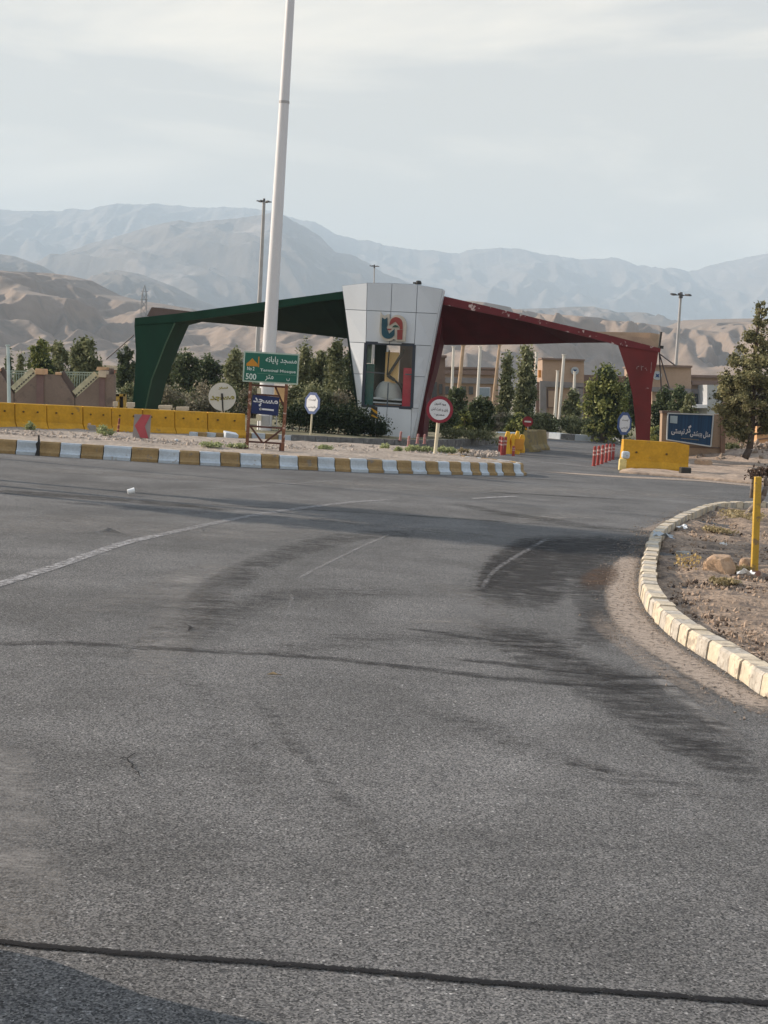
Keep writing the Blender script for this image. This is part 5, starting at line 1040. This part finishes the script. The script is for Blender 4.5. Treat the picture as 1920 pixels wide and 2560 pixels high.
# brick wall at far right, its sunlit orange put into the colour, and beige wall behind the pine
YG = 66.0
rw = thing('garden_wall', 'beige masonry wall with stepped brick courses behind the pine', 'wall', pos(1870, 0.1, YG))
slab(rw, YG, rect(1812, 2150, 1052, 1165, 0.05), 0.4, pmat('beige_wall', (0.38, 0.29, 0.22), 0.9, 0.15, 0.8), 'masonry')
slab(rw, YG, rect(1812, 2150, 1126, 1130, 0.05), 0.06, pmat('wall_course', (0.20, 0.14, 0.11), 0.9), 'course', -0.05)
slab(rw, YG-3, [(1892, 1062), (2100, 1030), (2100, 1190), (1892, 1160)], 0.5, pmat('sunlit_orange_brick', (0.60, 0.36, 0.19), 0.85, 0.15, 2), 'brick_pier')
for k in range(7): slab(rw, YG-3, [(1893, 1072+k*13), (2100, 1042+k*14), (2100, 1045+k*14), (1893, 1074.5+k*13)], 0.05, MC['wall_course'], 'course', -0.04)
# white concrete things in the back garden
wk = [(1240, 1309, 1062, 1074, 79, 'long white concrete barrier behind the yellow plastic one'), (1343, 1428, 1074, 1079, 96, 'white kerb block strip behind the red disc sign'), (1474, 1505, 1079, 1088, 90, 'white rubble stone pile left part'), (1498, 1530, 1080, 1090, 90.8, 'white rubble stone pile right part'), (1240, 1300, 1080, 1086, 74, 'low white slab below the long white concrete barrier')]
for x0, x1, y0, y1, Y, lab in wk:
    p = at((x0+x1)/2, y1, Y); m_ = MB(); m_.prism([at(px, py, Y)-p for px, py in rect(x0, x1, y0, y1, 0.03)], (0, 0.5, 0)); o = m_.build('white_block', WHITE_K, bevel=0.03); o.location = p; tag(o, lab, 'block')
    m_ = MB()
fl_ = thing('flat_marker', 'low flat cream planter edge seen behind the railings of the entrance', 'kerb stone', at(1380, 1072, 97)); MB().prism([at(px, py, 97) for px, py in rect(1336, 1424, 1068, 1073, 0.03)], (0, 0.4, 0)).build('edge', CRM, fl_, world=True)

# ================================================================ VEGETATION
LM = {'olive': leafmat('olive_leaves', (0.050, 0.065, 0.028), (0.22, 0.235, 0.12)), 'dark': leafmat('dark_leaves', (0.028, 0.045, 0.022), (0.11, 0.14, 0.065)), 'yg': leafmat('yellow_green_leaves', (0.06, 0.085, 0.02), (0.24, 0.26, 0.08)),
      'grey': leafmat('grey_green_scrub', (0.10, 0.095, 0.06), (0.27, 0.245, 0.17)), 'pine': leafmat('pine_needles', (0.040, 0.048, 0.022), (0.19, 0.18, 0.085)), 'pale': leafmat('pale_green_scrub', (0.22, 0.26, 0.12), (0.48, 0.52, 0.28)), 'hedge': leafmat('hedge_leaves', (0.010, 0.020, 0.010), (0.035, 0.055, 0.022)), 'straw': leafmat('straw_grass', (0.22, 0.18, 0.10), (0.46, 0.38, 0.22))}
LM['olive'] = [LM['olive'], leafmat('olive_leaves_light', (0.10, 0.12, 0.055), (0.34, 0.35, 0.20))]
LM['dark'] = [LM['dark'], leafmat('dark_leaves_light', (0.040, 0.060, 0.028), (0.15, 0.18, 0.085))]
LM['yg'] = [LM['yg'], leafmat('yellow_green_leaves_light', (0.13, 0.16, 0.045), (0.40, 0.41, 0.15)), LM['dark'][0]]
LM['grey'] = [LM['grey'], leafmat('dry_scrub_light', (0.18, 0.16, 0.11), (0.38, 0.34, 0.25)), LM['olive'][0]]
LM['pine'] = [leafmat('pine_needles_mid', (0.10, 0.105, 0.05), (0.33, 0.31, 0.16)), leafmat('pine_needles_light', (0.16, 0.16, 0.075), (0.42, 0.39, 0.21)), LM['pine']]
BARK = pmat('bark', (0.13, 0.10, 0.08), 0.95, 0.3, 6); PBARK = pmat('pale_bark', (0.42, 0.38, 0.32), 0.9, 0.2, 4)
def leaves(mb_v, mb_f, c, rad, n, ls, rnd, shell=0.45, flat=1.0):
    for _ in range(n):
        while True:
            d = Vector((rnd.uniform(-1, 1), rnd.uniform(-1, 1), rnd.uniform(-1, 1)))
            if 0.05 < d.length <= 1: break
        d = d.normalized()*(shell+(1-shell)*rnd.random()**0.6)
        p = Vector((c[0]+d.x*rad[0], c[1]+d.y*rad[1], c[2]+d.z*rad[2])); s = ls*rnd.uniform(0.6, 1.4)
        u = Vector((rnd.gauss(0, 1), rnd.gauss(0, 1), rnd.gauss(0, 1)*flat)).normalized(); v = u.cross(Vector((rnd.gauss(0, 1), rnd.gauss(0, 1), rnd.gauss(0, 1)))).normalized()
        k = len(mb_v); mb_v += [p-u*s, p+v*s*0.55, p+u*s, p-v*s*0.55]; mb_f.append((k, k+1, k+2, k+3))
def crown(name, clumps, per, ls, mat, parent, seed, shell=0.45, loose=0.28):
    rnd = random.Random(seed); V = []; F = []; MI = []
    mats = mat if isinstance(mat, (list, tuple)) else [mat]
    vol = [max(c[1][0]*c[1][1]+c[1][0]*c[1][2]+c[1][1]*c[1][2], 1e-4) for c in clumps]; tot = sum(vol)
    for (c, r), v in zip(clumps, vol):
        n0 = len(F); leaves(V, F, c, r, max(6, int(per*v/tot)), ls, rnd, shell); MI += [rnd.randrange(len(mats))]*(len(F)-n0)
        n0 = len(F); leaves(V, F, c, [x*1.8 for x in r], max(2, int(per*v/tot*loose)), ls*0.9, rnd, 0.6); MI += [rnd.randrange(len(mats))]*(len(F)-n0)
    me = bpy.data.meshes.new(name); me.from_pydata([tuple(v) for v in V], [], F)
    for m_ in mats: me.materials.append(m_)
    me.polygons.foreach_set('material_index', MI)
    o = bpy.data.objects.new(name, me); col.objects.link(o)
    if parent is not None: o.parent = parent
    return o
def trunk(parent, pts, r0, r1, limbs, mat, seed):
    mb = MB(); n = len(pts)
    for i in range(n-1): mb.tube(pts[i], pts[i+1], r0+(r1-r0)*i/(n-1), r0+(r1-r0)*(i+1)/(n-1), n=8)
    for a, b, r in limbs: mb.tube(a, b, r, r*0.35, n=6)
    return mb.build('trunk', mat, parent, smooth=True)
def tree(px, top_py, Y, wpx, style, leafk, lab, n=2600, seed=None, z0=0.2, name='tree', cat='tree', grp='trees around the gateway', base_w=None, ls=None, bark=BARK):
    seed = seed or int(px*7+top_py); rnd = random.Random(seed)
    tp_ = at(px, top_py, Y); Hh = tp_.z-z0; b = Vector((tp_.x, Y, z0)); Wd = wpx/3600*Y
    o = thing(name, lab, cat, b, group=grp); cl = []; limbs = []
    ls = ls or 0.11*(Y/85)
    if style == 'column':
        k = int(10+Hh*3.4)
        for i in range(k):
            t = (i+rnd.random())/k; w_ = Wd/2*min(1, 0.55+t*1.5)*(1-t**3*0.65)*rnd.uniform(0.6, 1.25); a = rnd.random()*6.28; rr = w_*rnd.uniform(0.1, 0.8); z = Hh*(0.06+0.92*t)
            s = Wd*rnd.uniform(0.14, 0.30)*(1-0.45*t); cl.append(((rr*math.cos(a), rr*math.sin(a), z-s*0.9), (s, s, s*rnd.uniform(1.0, 1.9))))
            if i % 3 == 0: limbs.append(((0, 0, z*0.75), (rr*math.cos(a), rr*math.sin(a), z), 0.04))
        cl.append(((0, 0, Hh*0.45), (Wd*0.28, Wd*0.28, Hh*0.40)))
    elif style == 'round':
        k = int(34+Wd*5)
        lob = [(rnd.uniform(-0.7, 0.7), rnd.uniform(0.62, 1.0)) for _ in range(4)]
        for i in range(k):
            t = rnd.random()**0.8; a = rnd.random()*6.28; ph = math.sin((0.30+0.52*t)*math.pi)**0.5; rr = Wd/2*ph*rnd.uniform(0.2, 0.98); s = Wd*rnd.uniform(0.07, 0.17); x = rr*math.cos(a)
            cap = max(0.76, max(h_*(1-0.9*abs(x/(Wd/2)-lx)**2) for lx, h_ in lob+[(0.0, 1.0)])); z = Hh*(0.10+0.88*t*cap)
            cl.append(((x, rr*math.sin(a)*0.8, min(z, Hh-s*0.9)), (s, s, s*rnd.uniform(0.8, 1.7))))
            if i % 4 == 0: limbs.append(((0, 0, Hh*0.25), (x, rr*math.sin(a)*0.8, z), 0.045))
        cl.append(((0, 0, Hh*0.42), (Wd*0.30, Wd*0.28, Hh*0.34))); cl.append(((0, 0, Hh-Wd*0.10), (Wd*0.10, Wd*0.10, Wd*0.13)))
    elif style == 'shrub':
        k = int(12+Wd*3)
        for i in range(k):
            a = rnd.random()*6.28; rr = Wd/2*math.sqrt(rnd.random()); s = min(Wd, Hh*1.4)*rnd.uniform(0.12, 0.24); env = math.sqrt(max(0.05, 1-(rr/(Wd/2))**2)); z = (Hh-s*0.8)*env*rnd.uniform(0.3, 1)
            cl.append(((rr*math.cos(a), rr*math.sin(a)*0.7, max(z, s*0.6)), (s*1.1, s, s*0.85)))
            if i % 3 == 0: limbs.append(((rr*0.3*math.cos(a), 0, 0), (rr*math.cos(a), rr*math.sin(a)*0.7, z), 0.025))
    crown('crown' if style != 'shrub' else 'foliage', cl, int(n*1.5), ls, LM[leafk], o, seed)
    if style == 'shrub': trunk(o, [(0, 0, -0.1), (0, 0, Hh*0.5)], 0.05, 0.02, limbs, bark, seed).name = 'stem'
    else: trunk(o, [(0, 0, -0.1), (rnd.uniform(-.1, .1), 0, Hh*0.4), (rnd.uniform(-.15, .15), 0, Hh*0.9)], 0.05+Hh*0.018, 0.02, limbs, bark, seed)
    return o
TR = [  # px, top, Y, width, style, leaves, label
 (24, 885, 92, 26, 'column', 'dark', 'slim dark cypress rising behind the railings at the far left', 900),
 (53, 885, 88, 30, 'column', 'olive', 'small pointed olive tree right of the pale pole', 1200),
 (104, 850, 80, 66, 'round', 'yg', 'bright yellow-green tree behind the first wall pillar', 3000),
 (150, 860, 84, 52, 'round', 'olive', 'olive tree right of the bright yellow-green tree', 2600),
 (212, 845, 82, 78, 'round', 'olive', 'wide windswept olive tree above the low cream building', 3600),
 (187, 862, 85, 30, 'column', 'dark', 'narrow dark tree leaning beside the wide olive tree', 1000),
 (316, 866, 90, 50, 'round', 'dark', 'dark tree tucked left of the green gate leg', 2200),
 (424, 872, 88, 90, 'round', 'dark', 'dark round tree just right of the green gate leg', 3600),
 (466, 885, 86, 80, 'round', 'dark', 'dark broad tree second right of the green leg', 3200),
 (520, 890, 90, 90, 'round', 'dark', 'low dark tree left of the green mosque sign', 3400),
 (590, 878, 82, 70, 'round', 'olive', 'olive tree right behind the left edge of the green mosque sign', 3600),
 (632, 884, 88, 50, 'round', 'olive', 'olive tree hidden mostly behind the green mosque sign', 1600),
 (762, 862, 76, 60, 'column', 'olive', 'tall olive tree just right of the green mosque sign', 3800),
 (800, 880, 78, 70, 'round', 'olive', 'olive tree between the mosque sign and the white tower', 3800),
 (846, 850, 74, 66, 'column', 'olive', 'tallest olive tree touching the left edge of the white tower', 4400),
 (878, 880, 76, 60, 'round', 'dark', 'dark olive tree partly behind the white tower', 2600),
 (1142, 974, 84, 56, 'round', 'dark', 'dark low tree right of the maroon inner leg', 2600),
 (1120, 1002, 72, 54, 'round', 'dark', 'dark bushy tree directly behind the round red-rimmed sign', 2800),
 (1196, 1000, 66, 80, 'round', 'dark', 'dense dark evergreen bush with yellowish left side, right of the round red sign', 5200),
 (1164, 1010, 65, 36, 'shrub', 'yg', 'yellow-green bush against the dense dark evergreen', 1500),
 (1270, 888, 82, 46, 'column', 'olive', 'slender poplar left of a pair under the maroon wing', 3400),
 (1318, 862, 84, 56, 'column', 'olive', 'taller slender poplar right of a pair under the maroon wing', 4400),
 (1330, 900, 88, 34, 'column', 'dark', 'narrow dark cypress hugging the taller poplar', 1600),
 (1520, 918, 78, 112, 'round', 'yg', 'broad yellow-green tree left of the maroon outer leg', 6500),
 (1432, 980, 88, 50, 'round', 'olive', 'small olive tree before the tall tan building', 2200),
 (1576, 945, 84, 60, 'round', 'dark', 'dark tree behind the maroon outer leg', 2200),
 (1660, 972, 88, 60, 'round', 'dark', 'dark tree right behind the maroon outer leg', 2600),
 (1704, 968, 86, 56, 'round', 'dark', 'dark tree above the left part of the blue billboard', 2600),
 (1728, 985, 84, 40, 'round', 'olive', 'olive tree above the right part of the blue billboard', 1800),
]
for px, tpy, Y, w_, st, lf_, lab, n in TR: tree(px, tpy, Y, w_, st, lf_, lab, n)
SH = [
 (1095, 1030, 68, 60, 'shrub', 'dark', 'dark shrub behind the post of the round red sign', 1500), (1258, 1020, 78, 60, 'shrub', 'grey', 'grey-green shrub below the left slender poplar', 1500),
 (1300, 1022, 76, 52, 'shrub', 'yg', 'yellowish shrub left of the red disc sign', 1500), (1365, 1028, 84, 76, 'shrub', 'olive', 'rounded olive shrub right of the red disc sign', 2000),
 (1440, 1035, 84, 84, 'shrub', 'olive', 'wide olive shrub below the tall tan building', 2200), (1512, 1035, 80, 80, 'shrub', 'olive', 'olive shrub under the broad yellow-green tree', 2200),
 (1645, 1046, 72, 34, 'shrub', 'yg', 'small yellow-green shrub right of the maroon outer leg', 900), (1660, 1078, 66, 36, 'shrub', 'dark', 'dark small shrub behind the big yellow barrier', 900),
 (320, 950, 76, 60, 'shrub', 'olive', 'olive shrub left of the green gate leg', 1500), (424, 955, 70, 90, 'shrub', 'grey', 'greyish scrub right of the green gate leg', 1600), (500, 948, 72, 100, 'shrub', 'grey', 'greyish dry scrub behind the worn round sign', 2400), (560, 945, 74, 90, 'shrub', 'olive', 'olive scrub between the worn round sign and the rusty frame', 2400), (635, 960, 72, 80, 'shrub', 'grey', 'dry scrub behind the rusty frame', 1600),
 (735, 955, 68, 70, 'shrub', 'olive', 'olive shrub right of the rusty frame', 2200), (800, 950, 66, 90, 'shrub', 'olive', 'tall olive shrub behind the left octagonal sign', 3400), (860, 965, 66, 70, 'shrub', 'grey', 'grey-green shrub at the left foot of the white tower', 2200), (893, 1000, 64, 26, 'shrub', 'grey', 'dry brownish shrub touching the white tower', 700),
 (1825, 1100, 62, 60, 'shrub', 'olive', 'low scrubby bush at the foot of the pine', 1400), (515, 1050, 50, 50, 'shrub', 'dark', 'small dark bush before the rightmost yellow barrier', 1100), (590, 1062, 51, 50, 'shrub', 'grey', 'reddish dry bush left of the rusty frame', 900),
]
for px, tpy, Y, w_, st, lf_, lab, n in SH: tree(px, tpy, Y, w_, st, lf_, lab, n, name='shrub', cat='shrub', grp='shrubs around the gateway', ls=0.075*(Y/75))
# dark clipped hedge in front of the tower
hg = thing('hedge', 'long dark hedge in front of the white tower foot', 'hedge', pos(830, 0.27, 58)); cl = []; rnd = random.Random(5)
a = pos(722, 0.27, 57.5)-hg.location; b = pos(950, 0.27, 57.5)-hg.location
for i in range(80):
    t = rnd.random(); hgt = 1.05-0.45*max(0, (t-0.78)/0.22)-0.2*max(0, (0.12-t)/0.12); p = a.lerp(b, t); s = rnd.uniform(0.22, 0.36)
    cl.append(((p.x, p.y+rnd.uniform(-0.5, 0.6), rnd.uniform(0.15, hgt-s*0.6+0.12)), (s*1.2, s, s*0.9)))
crown('foliage', cl, 9000, 0.055, LM['hedge'], hg, 5)
mb = MB(); 
for i in range(14): p = a.lerp(b, (i+0.5)/14); mb.tube((p.x, p.y, -0.1), (p.x+0.1, p.y, 0.7), 0.03, 0.01, n=5)
mb.build('stems', BARK, hg)
hg2 = thing('hedge', 'low green hedge strip right of the round red sign', 'hedge', pos(1170, 0.27, 61)); cl = []
a = pos(1105, 0.27, 61)-hg2.location; b = pos(1236, 0.27, 61)-hg2.location
for i in range(30): p = a.lerp(b, rnd.random()); s = rnd.uniform(0.15, 0.25); cl.append(((p.x, p.y+rnd.uniform(-0.3, 0.4), rnd.uniform(0.1, 0.3)), (s*1.4, s, s)))
crown('foliage', cl, 1800, 0.05, LM['olive'], hg2, 8)
# pine at right
YPI = 57.0; pb0 = pos(1862, 0.2, YPI); pine = thing('pine_tree', 'tall shaggy pine with a curved dark trunk by the right edge', 'tree', pb0)
def PP(px, py, d=0): return at(px, py, YPI+d)-pb0
tr_pts = [PP(1862, 1146), PP(1874, 1122), PP(1880, 1080), PP(1882, 1020), PP(1884, 960), PP(1888, 880), PP(1896, 800), PP(1901, 768)]
clp = []; lim = []
rnd = random.Random(12)
tiers = [(772, 1890, 1914), (790, 1884, 1918), (812, 1886, 1925), (838, 1868, 1935), (858, 1852, 1945), (880, 1850, 1945), (905, 1828, 1955), (925, 1836, 1960), (945, 1802, 1965), (962, 1800, 1968), (985, 1800, 1972), (1005, 1786, 1980), (1022, 1790, 1960), (1042, 1796, 1874), (1062, 1805, 1868), (1080, 1825, 1866), (1096, 1838, 1862), (1050, 1895, 1975), (1072, 1900, 1965)]
def tx(py): 
    for (a, b) in zip(tr_pts, tr_pts[1:]): pass
    return interp([(768, 1901), (800, 1896), (880, 1888), (960, 1884), (1020, 1882), (1080, 1880), (1122, 1874)], py)
for py, xa, xb in tiers:
    xc = tx(py); nn = max(5, int((xb-xa)/4.2))
    for i in range(nn):
        x = xa+(xb-xa)*(i+rnd.random())/nn; sc_ = (x-xc)/max(1, (xb-xc if x > xc else xc-xa)); dy = rnd.uniform(-12, 11); dd = rnd.uniform(-1, 1)*(1-abs(sc_)*0.6)*(xb-xa)/3600*YPI*0.5
        s = rnd.uniform(0.09, 0.24)*(0.62+0.4*(py-760)/340)
        if rnd.random() < 0.36: continue
        clp.append((tuple(PP(x, py+dy-abs(sc_)*7, dd)), (s*1.15, s*1.1, s*0.85)))
        if rnd.random() < 0.5: lim.append((PP(xc, py+14), PP(x, py+dy+2, dd), 0.03))
crown('crown', clp, 22000, 0.060, LM['pine'], pine, 12, shell=0.3)
trunk(pine, tr_pts, 0.15, 0.04, lim, pmat('pine_bark', (0.085, 0.065, 0.055), 0.95, 0.3, 6), 1)
# tufts on the island
def tuft(px, py, z, wd, ht, leafk, lab, n=500, name='tuft'):
    p = gp(px, py, z); o = thing(name, lab, 'plant', p, group='low plants on the gravel'); rnd = random.Random(int(px)); cl = []
    for i in range(9):
        a = rnd.random()*6.28; r_ = wd*0.36*rnd.random(); s = wd*rnd.uniform(0.13, 0.22); cl.append(((r_*math.cos(a)*1.2, r_*math.sin(a), ht*rnd.uniform(0.25, 0.75)), (s, s, ht*0.28)))
    crown('foliage', cl, n, 0.035, LM[leafk], o, int(px)); m_ = MB()
    for i in range(6): a = i*1.05; m_.tube((0, 0, -0.02), (wd*0.25*math.cos(a), wd*0.25*math.sin(a), ht*0.6), 0.008, 0.004, n=4)
    m_.build('stems', BARK, o); return o
for px, py, wd, ht, k, lab in [(76, 1078, 0.30, 0.27, 'pale', 'round pale green plant before the second yellow barrier'), (262, 1091, 0.48, 0.33, 'pale', 'larger pale green plant left of the thin post with the black foot'),
        (522, 1118, 0.75, 0.16, 'pale', 'low spreading green plant left of the rusty frame'), (595, 1121, 0.6, 0.14, 'pale', 'low flat plant at the rusty frame left post'), (812, 1127, 0.5, 0.2, 'pale', 'pale green plant beside the spilled dirt on the kerb'),
        (964, 1126, 0.36, 0.2, 'pale', 'pale plant below the tower foot, leftmost of the plant row'), (995, 1131, 0.32, 0.16, 'pale', 'small pale plant second in the plant row'), (1024, 1131, 0.34, 0.2, 'pale', 'pale plant third in the plant row'), (1044, 1130, 0.34, 0.22, 'pale', 'spiky pale plant fourth in the plant row'), (1066, 1131, 0.42, 0.2, 'pale', 'pale plant touching the round sign post from the left'),
        (1108, 1132, 0.42, 0.2, 'pale', 'pale plant just right of the round sign post'), (1132, 1134, 0.42, 0.2, 'pale', 'pale plant second right of the round sign post'), (1156, 1134, 0.4, 0.18, 'straw', 'dry brownish plant at the right end of the plant row'), (156, 1071, 0.3, 0.14, 'pale', 'tiny dry plant near the second small post')]:
    tuft(px, py, 0.32, wd, ht, k, lab)
for px, py, wd, ht, k, lab in [(1842, 1290, 1.3, 0.12, 'straw', 'dry grass patch near the far end of the dirt island'), (1868, 1300, 1.2, 0.14, 'straw', 'dry grass patch left of the yellow post top'), (1860, 1432, 0.4, 0.10, 'straw', 'dry weed between the boulder and the yellow post'), (1815, 1460, 0.4, 0.07, 'straw', 'sparse weed in front of the boulder'), (1785, 1330, 0.7, 0.08, 'straw', 'low weed behind the boulder')]:
    tuft(px, py, 0.045, wd, ht, k, lab, 260)
p = gp(1714, 1424, 0.05); o = thing('dry_plant', 'straw yellow dead plant in the shade of the stone kerb', 'plant', p); cl = [((random.uniform(-0.1, 0.12), random.uniform(-.1, .1), random.uniform(0.05, 0.2)), (0.06, 0.05, 0.06)) for _ in range(8)]
crown('foliage', cl, 130, 0.022, leafmat('straw_leaves', (0.38, 0.27, 0.11), (0.65, 0.50, 0.24)), o, 9)
# small bare tree behind the yellow post
b0 = gp(1862, 1294, 0.04); bt = thing('bare_tree', 'small leaning tree trunk with dark drooping twigs behind the yellow post', 'tree', b0)
def BT(px, py, d=0): return at(px, py, b0.y+d)-b0
mb = MB(); P_ = [BT(1862, 1296), BT(1876, 1278), BT(1890, 1262), BT(1908, 1240), BT(1916, 1215), BT(1912, 1188)]
for i in range(5): mb.tube(P_[i], P_[i+1], 0.085-0.008*i, 0.077-0.008*i, n=8)
mb.tube(BT(1896, 1262), BT(1894, 1200), 0.05, 0.035, n=7); mb.tube(BT(1879, 1245), BT(1882, 1192), 0.045, 0.03, n=7); mb.tube(BT(1892, 1200), BT(1884, 1182), 0.03, 0.02, n=6)
mb.build('trunk', pmat('grey_bark', (0.20, 0.17, 0.15), 0.95, 0.3, 12), bt, smooth=True)
cl = [(tuple(BT(x, y, random.uniform(-.3, .3))), (0.16, 0.16, 0.09)) for x, y in ((1884, 1182), (1900, 1178), (1915, 1180), (1935, 1176), (1950, 1186), (1890, 1190), (1925, 1186))]
crown('crown', cl, 420, 0.04, leafmat('brown_dead_leaves', (0.03, 0.02, 0.016), (0.11, 0.07, 0.05)), bt, 21)

# shade trees standing left of the view: their shadows cross the road
def off_tree(x, y, Hh, r, lab, seed, lo_=0.35):
    o = thing('roadside_poplar', lab, 'tree', (x, y, 0), group='roadside poplars left of the view'); rnd = random.Random(seed); cl = []
    for i in range(26):
        t = (i+0.5)/26; z = Hh*(lo_+(1-lo_)*t); ww = r*math.sin(min(1, 0.2+t)*math.pi*0.9)**0.5 if t < 0.9 else r*0.4; a = rnd.random()*6.28; q = ww*rnd.random()*0.6
        cl.append(((q*math.cos(a), q*math.sin(a), z), (ww*0.6, ww*0.6, ww*0.8)))
    crown('crown', cl, 3800, 0.16, LM['olive'], o, seed); trunk(o, [(0, 0, -0.1), (0, 0, Hh*0.5), (0.1, 0, Hh*0.95)], 0.16, 0.04, [], BARK, seed)
off_tree(-13.5, 29.7, 10.4, 0.85, 'slender poplar out of view on the left, nearest the gate', 31, 0.45)
off_tree(-12.2, 28.1, 10.2, 0.8, 'slender poplar out of view on the left, middle of three', 32, 0.5)
off_tree(-12.8, 27.0, 9.8, 0.75, 'slender poplar out of view on the left, nearest the viewer', 33, 0.4)
lp = thing('roadside_lamp', 'steel lamp post out of view on the left verge', 'lamp', (-11, 34.5, 0)); MB().tube((0, 0, 0), (0, 0, 8.4), 0.10, 0.06).build('post', STEEL, lp); MB().box((0.5, 0, 8.4), (1.2, 0.2, 0.1)).build('lamp_head', MC['dark_fitting'], lp)

# ================================================================ ROCKS, LITTER
def rock(px, py, z, s, lab, mat, seed, name='boulder'):
    import bmesh
    bm = bmesh.new(); bmesh.ops.create_icosphere(bm, subdivisions=3, radius=1.0)
    for v in bm.verts:
        n_ = noise.noise(v.co*1.1+Vector((seed, 0, 0)))*0.35+noise.noise(v.co*3+Vector((seed, 3, 0)))*0.08; v.co *= 1+n_
        v.co.x = max(-0.72, min(0.72, v.co.x))*1.25; v.co.z = max(-0.5, min(0.66, v.co.z))*1.2; v.co = Vector((v.co.x*s[0], v.co.y*s[1], v.co.z*s[2]))
    me = bpy.data.meshes.new(name); bm.to_mesh(me); bm.free(); me.materials.append(mat); o = bpy.data.objects.new(name, me); col.objects.link(o); p = gp(px, py, z); o.location = (p.x, p.y, z+s[2]*0.4); o.rotation_euler = (0, 0, seed)
    return tag(o, lab, 'rock')
RK = pmat('brown_boulder', (0.40, 0.28, 0.19), 0.9, 0.2, 6, bump=0.01, bscale=30, c2=(0.28, 0.2, 0.15), thr=0.56)
rock(1802, 1432, 0.035, (0.24, 0.20, 0.20), 'squarish brown boulder on the dirt island left of the yellow post', RK, 1.0)
rock(1868, 1420, 0.035, (0.10, 0.1, 0.12), 'smaller dark brown rock close behind the yellow post', RK, 2.0)
rock(1708, 1390, 0.035, (0.13, 0.11, 0.06), 'flat grey stone behind the straw plant', CONC, 4.0)
rock(216, 1078, 0.30, (0.16, 0.14, 0.22), 'pale pinkish boulder before the fourth yellow barrier', pmat('pink_boulder', (0.50, 0.36, 0.28), 0.9, 0.15, 5), 3.0)
rock(228, 1079, 0.30, (0.16, 0.16, 0.17), 'dark grey boulder right beside the pale pinkish one', CONC, 5.0)
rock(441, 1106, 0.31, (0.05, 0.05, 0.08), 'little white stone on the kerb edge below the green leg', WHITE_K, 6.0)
rock(1760, 1163, 0.05, (0.35, 0.3, 0.2), 'rounded tan rock at the left foot of the dirt mound', RK, 7.0)
# litter
def litter(px, py, z, lab, w_, mat, seed, name='litter'):
    rnd = random.Random(seed); p = gp(px, py, z); mb = MB(); V = []; n = 5
    for i in range(n):
        for j in range(n): V.append((w_*(i/(n-1)-0.5)+rnd.uniform(-1, 1)*w_*0.1, w_*0.7*(j/(n-1)-0.5)+rnd.uniform(-1, 1)*w_*0.1, 0.01+abs(rnd.gauss(0, 1))*w_*0.22))
    mb.add(V, [(i*n+j, i*n+j+1, (i+1)*n+j+1, (i+1)*n+j) for i in range(n-1) for j in range(n-1)]); o = mb.build(name, mat, recalc=False); o.location = p; return tag(o, lab, 'litter')
WP = pmat('white_plastic', (0.75, 0.78, 0.80), 0.4, 0.04); GPL = pmat('grey_green_plastic', (0.28, 0.33, 0.33), 0.5)
litter(1702, 1323, 0.06, 'crumpled white plastic bag behind the stone kerb bend', 0.2, WP, 3); litter(1862, 1440, 0.06, 'white plastic scrap at the foot of the yellow post', 0.22, WP, 4); litter(1808, 1366, 0.06, 'small white scrap beyond the boulder', 0.12, WP, 5); litter(1658, 1345, 0.18, 'pale blue-grey scrap lying on top of the stone kerb', 0.3, pmat('pale_blue_scrap', (0.40, 0.46, 0.52), 0.6), 6)
mb = MB(); mb.lathe([(0.001, 0), (0.045, 0), (0.058, 0.13), (0.052, 0.13), (0.04, 0.01)], (0, 0, 0), 16); o = mb.build('paper_cup', WP); o.location = gp(319, 1230, 0.065); o.rotation_euler = (0, R(75), R(15)); tag(o, 'white paper cup lying on the asphalt at the left', 'cup')
mb = MB(); mb.add([(-0.05, -0.01, 0.008), (-0.01, -0.022, 0.02), (0.05, 0.0, 0.01), (0.0, 0.02, 0.028)], [(0, 1, 2, 3)]); mb.add([(0.0, 0, 0.01), (0.06, -0.02, 0.02), (0.075, -0.005, 0.01)], [(0, 1, 2)]); o = mb.build('dry_leaf', pmat('dry_leaf', (0.30, 0.22, 0.12), 0.8), recalc=False); o.location = gp(682, 1689, 0.006); tag(o, 'curled dry leaf on the asphalt in the middle distance', 'leaf')
# dark rag in the kerb gap at left
q = gp(94, 1139, 0); mb = MB(); mb.prism([(-0.05, 0, 0), (0.07, 0, 0), (0.05, 0, 0.16), (0.06, 0, 0.34), (0.035, 0, 0.52), (0.01, 0, 0.5), (0.01, 0, 0.36), (-0.04, 0, 0.3), (-0.01, 0, 0.15)], (0, 0.06, 0)); o = mb.build('broken_post_stub', MC['black_metal']); o.location = q+Vector((0, -0.09, 0)); tag(o, 'black broken post stub in the kerb gap at the left', 'post')

# ================================================================ HAZE
hz = MB(); hz.box((0, 5000, 580), (24000, 12200, 1166)); hm = bpy.data.materials.new('haze'); hm.use_nodes = True; t_ = hm.node_tree; t_.nodes.clear()
ho = N(t_, 'ShaderNodeOutputMaterial'); pv = N(t_, 'ShaderNodeVolumePrincipled'); pv.inputs['Color'].default_value = (0.585, 0.735, 0.885, 1); pv.inputs['Density'].default_value = 0.00017; pv.inputs['Anisotropy'].default_value = 0.0
t_.links.new(pv.outputs[0], ho.inputs['Volume'])
h_ = hz.build('haze', hm, kind='stuff')
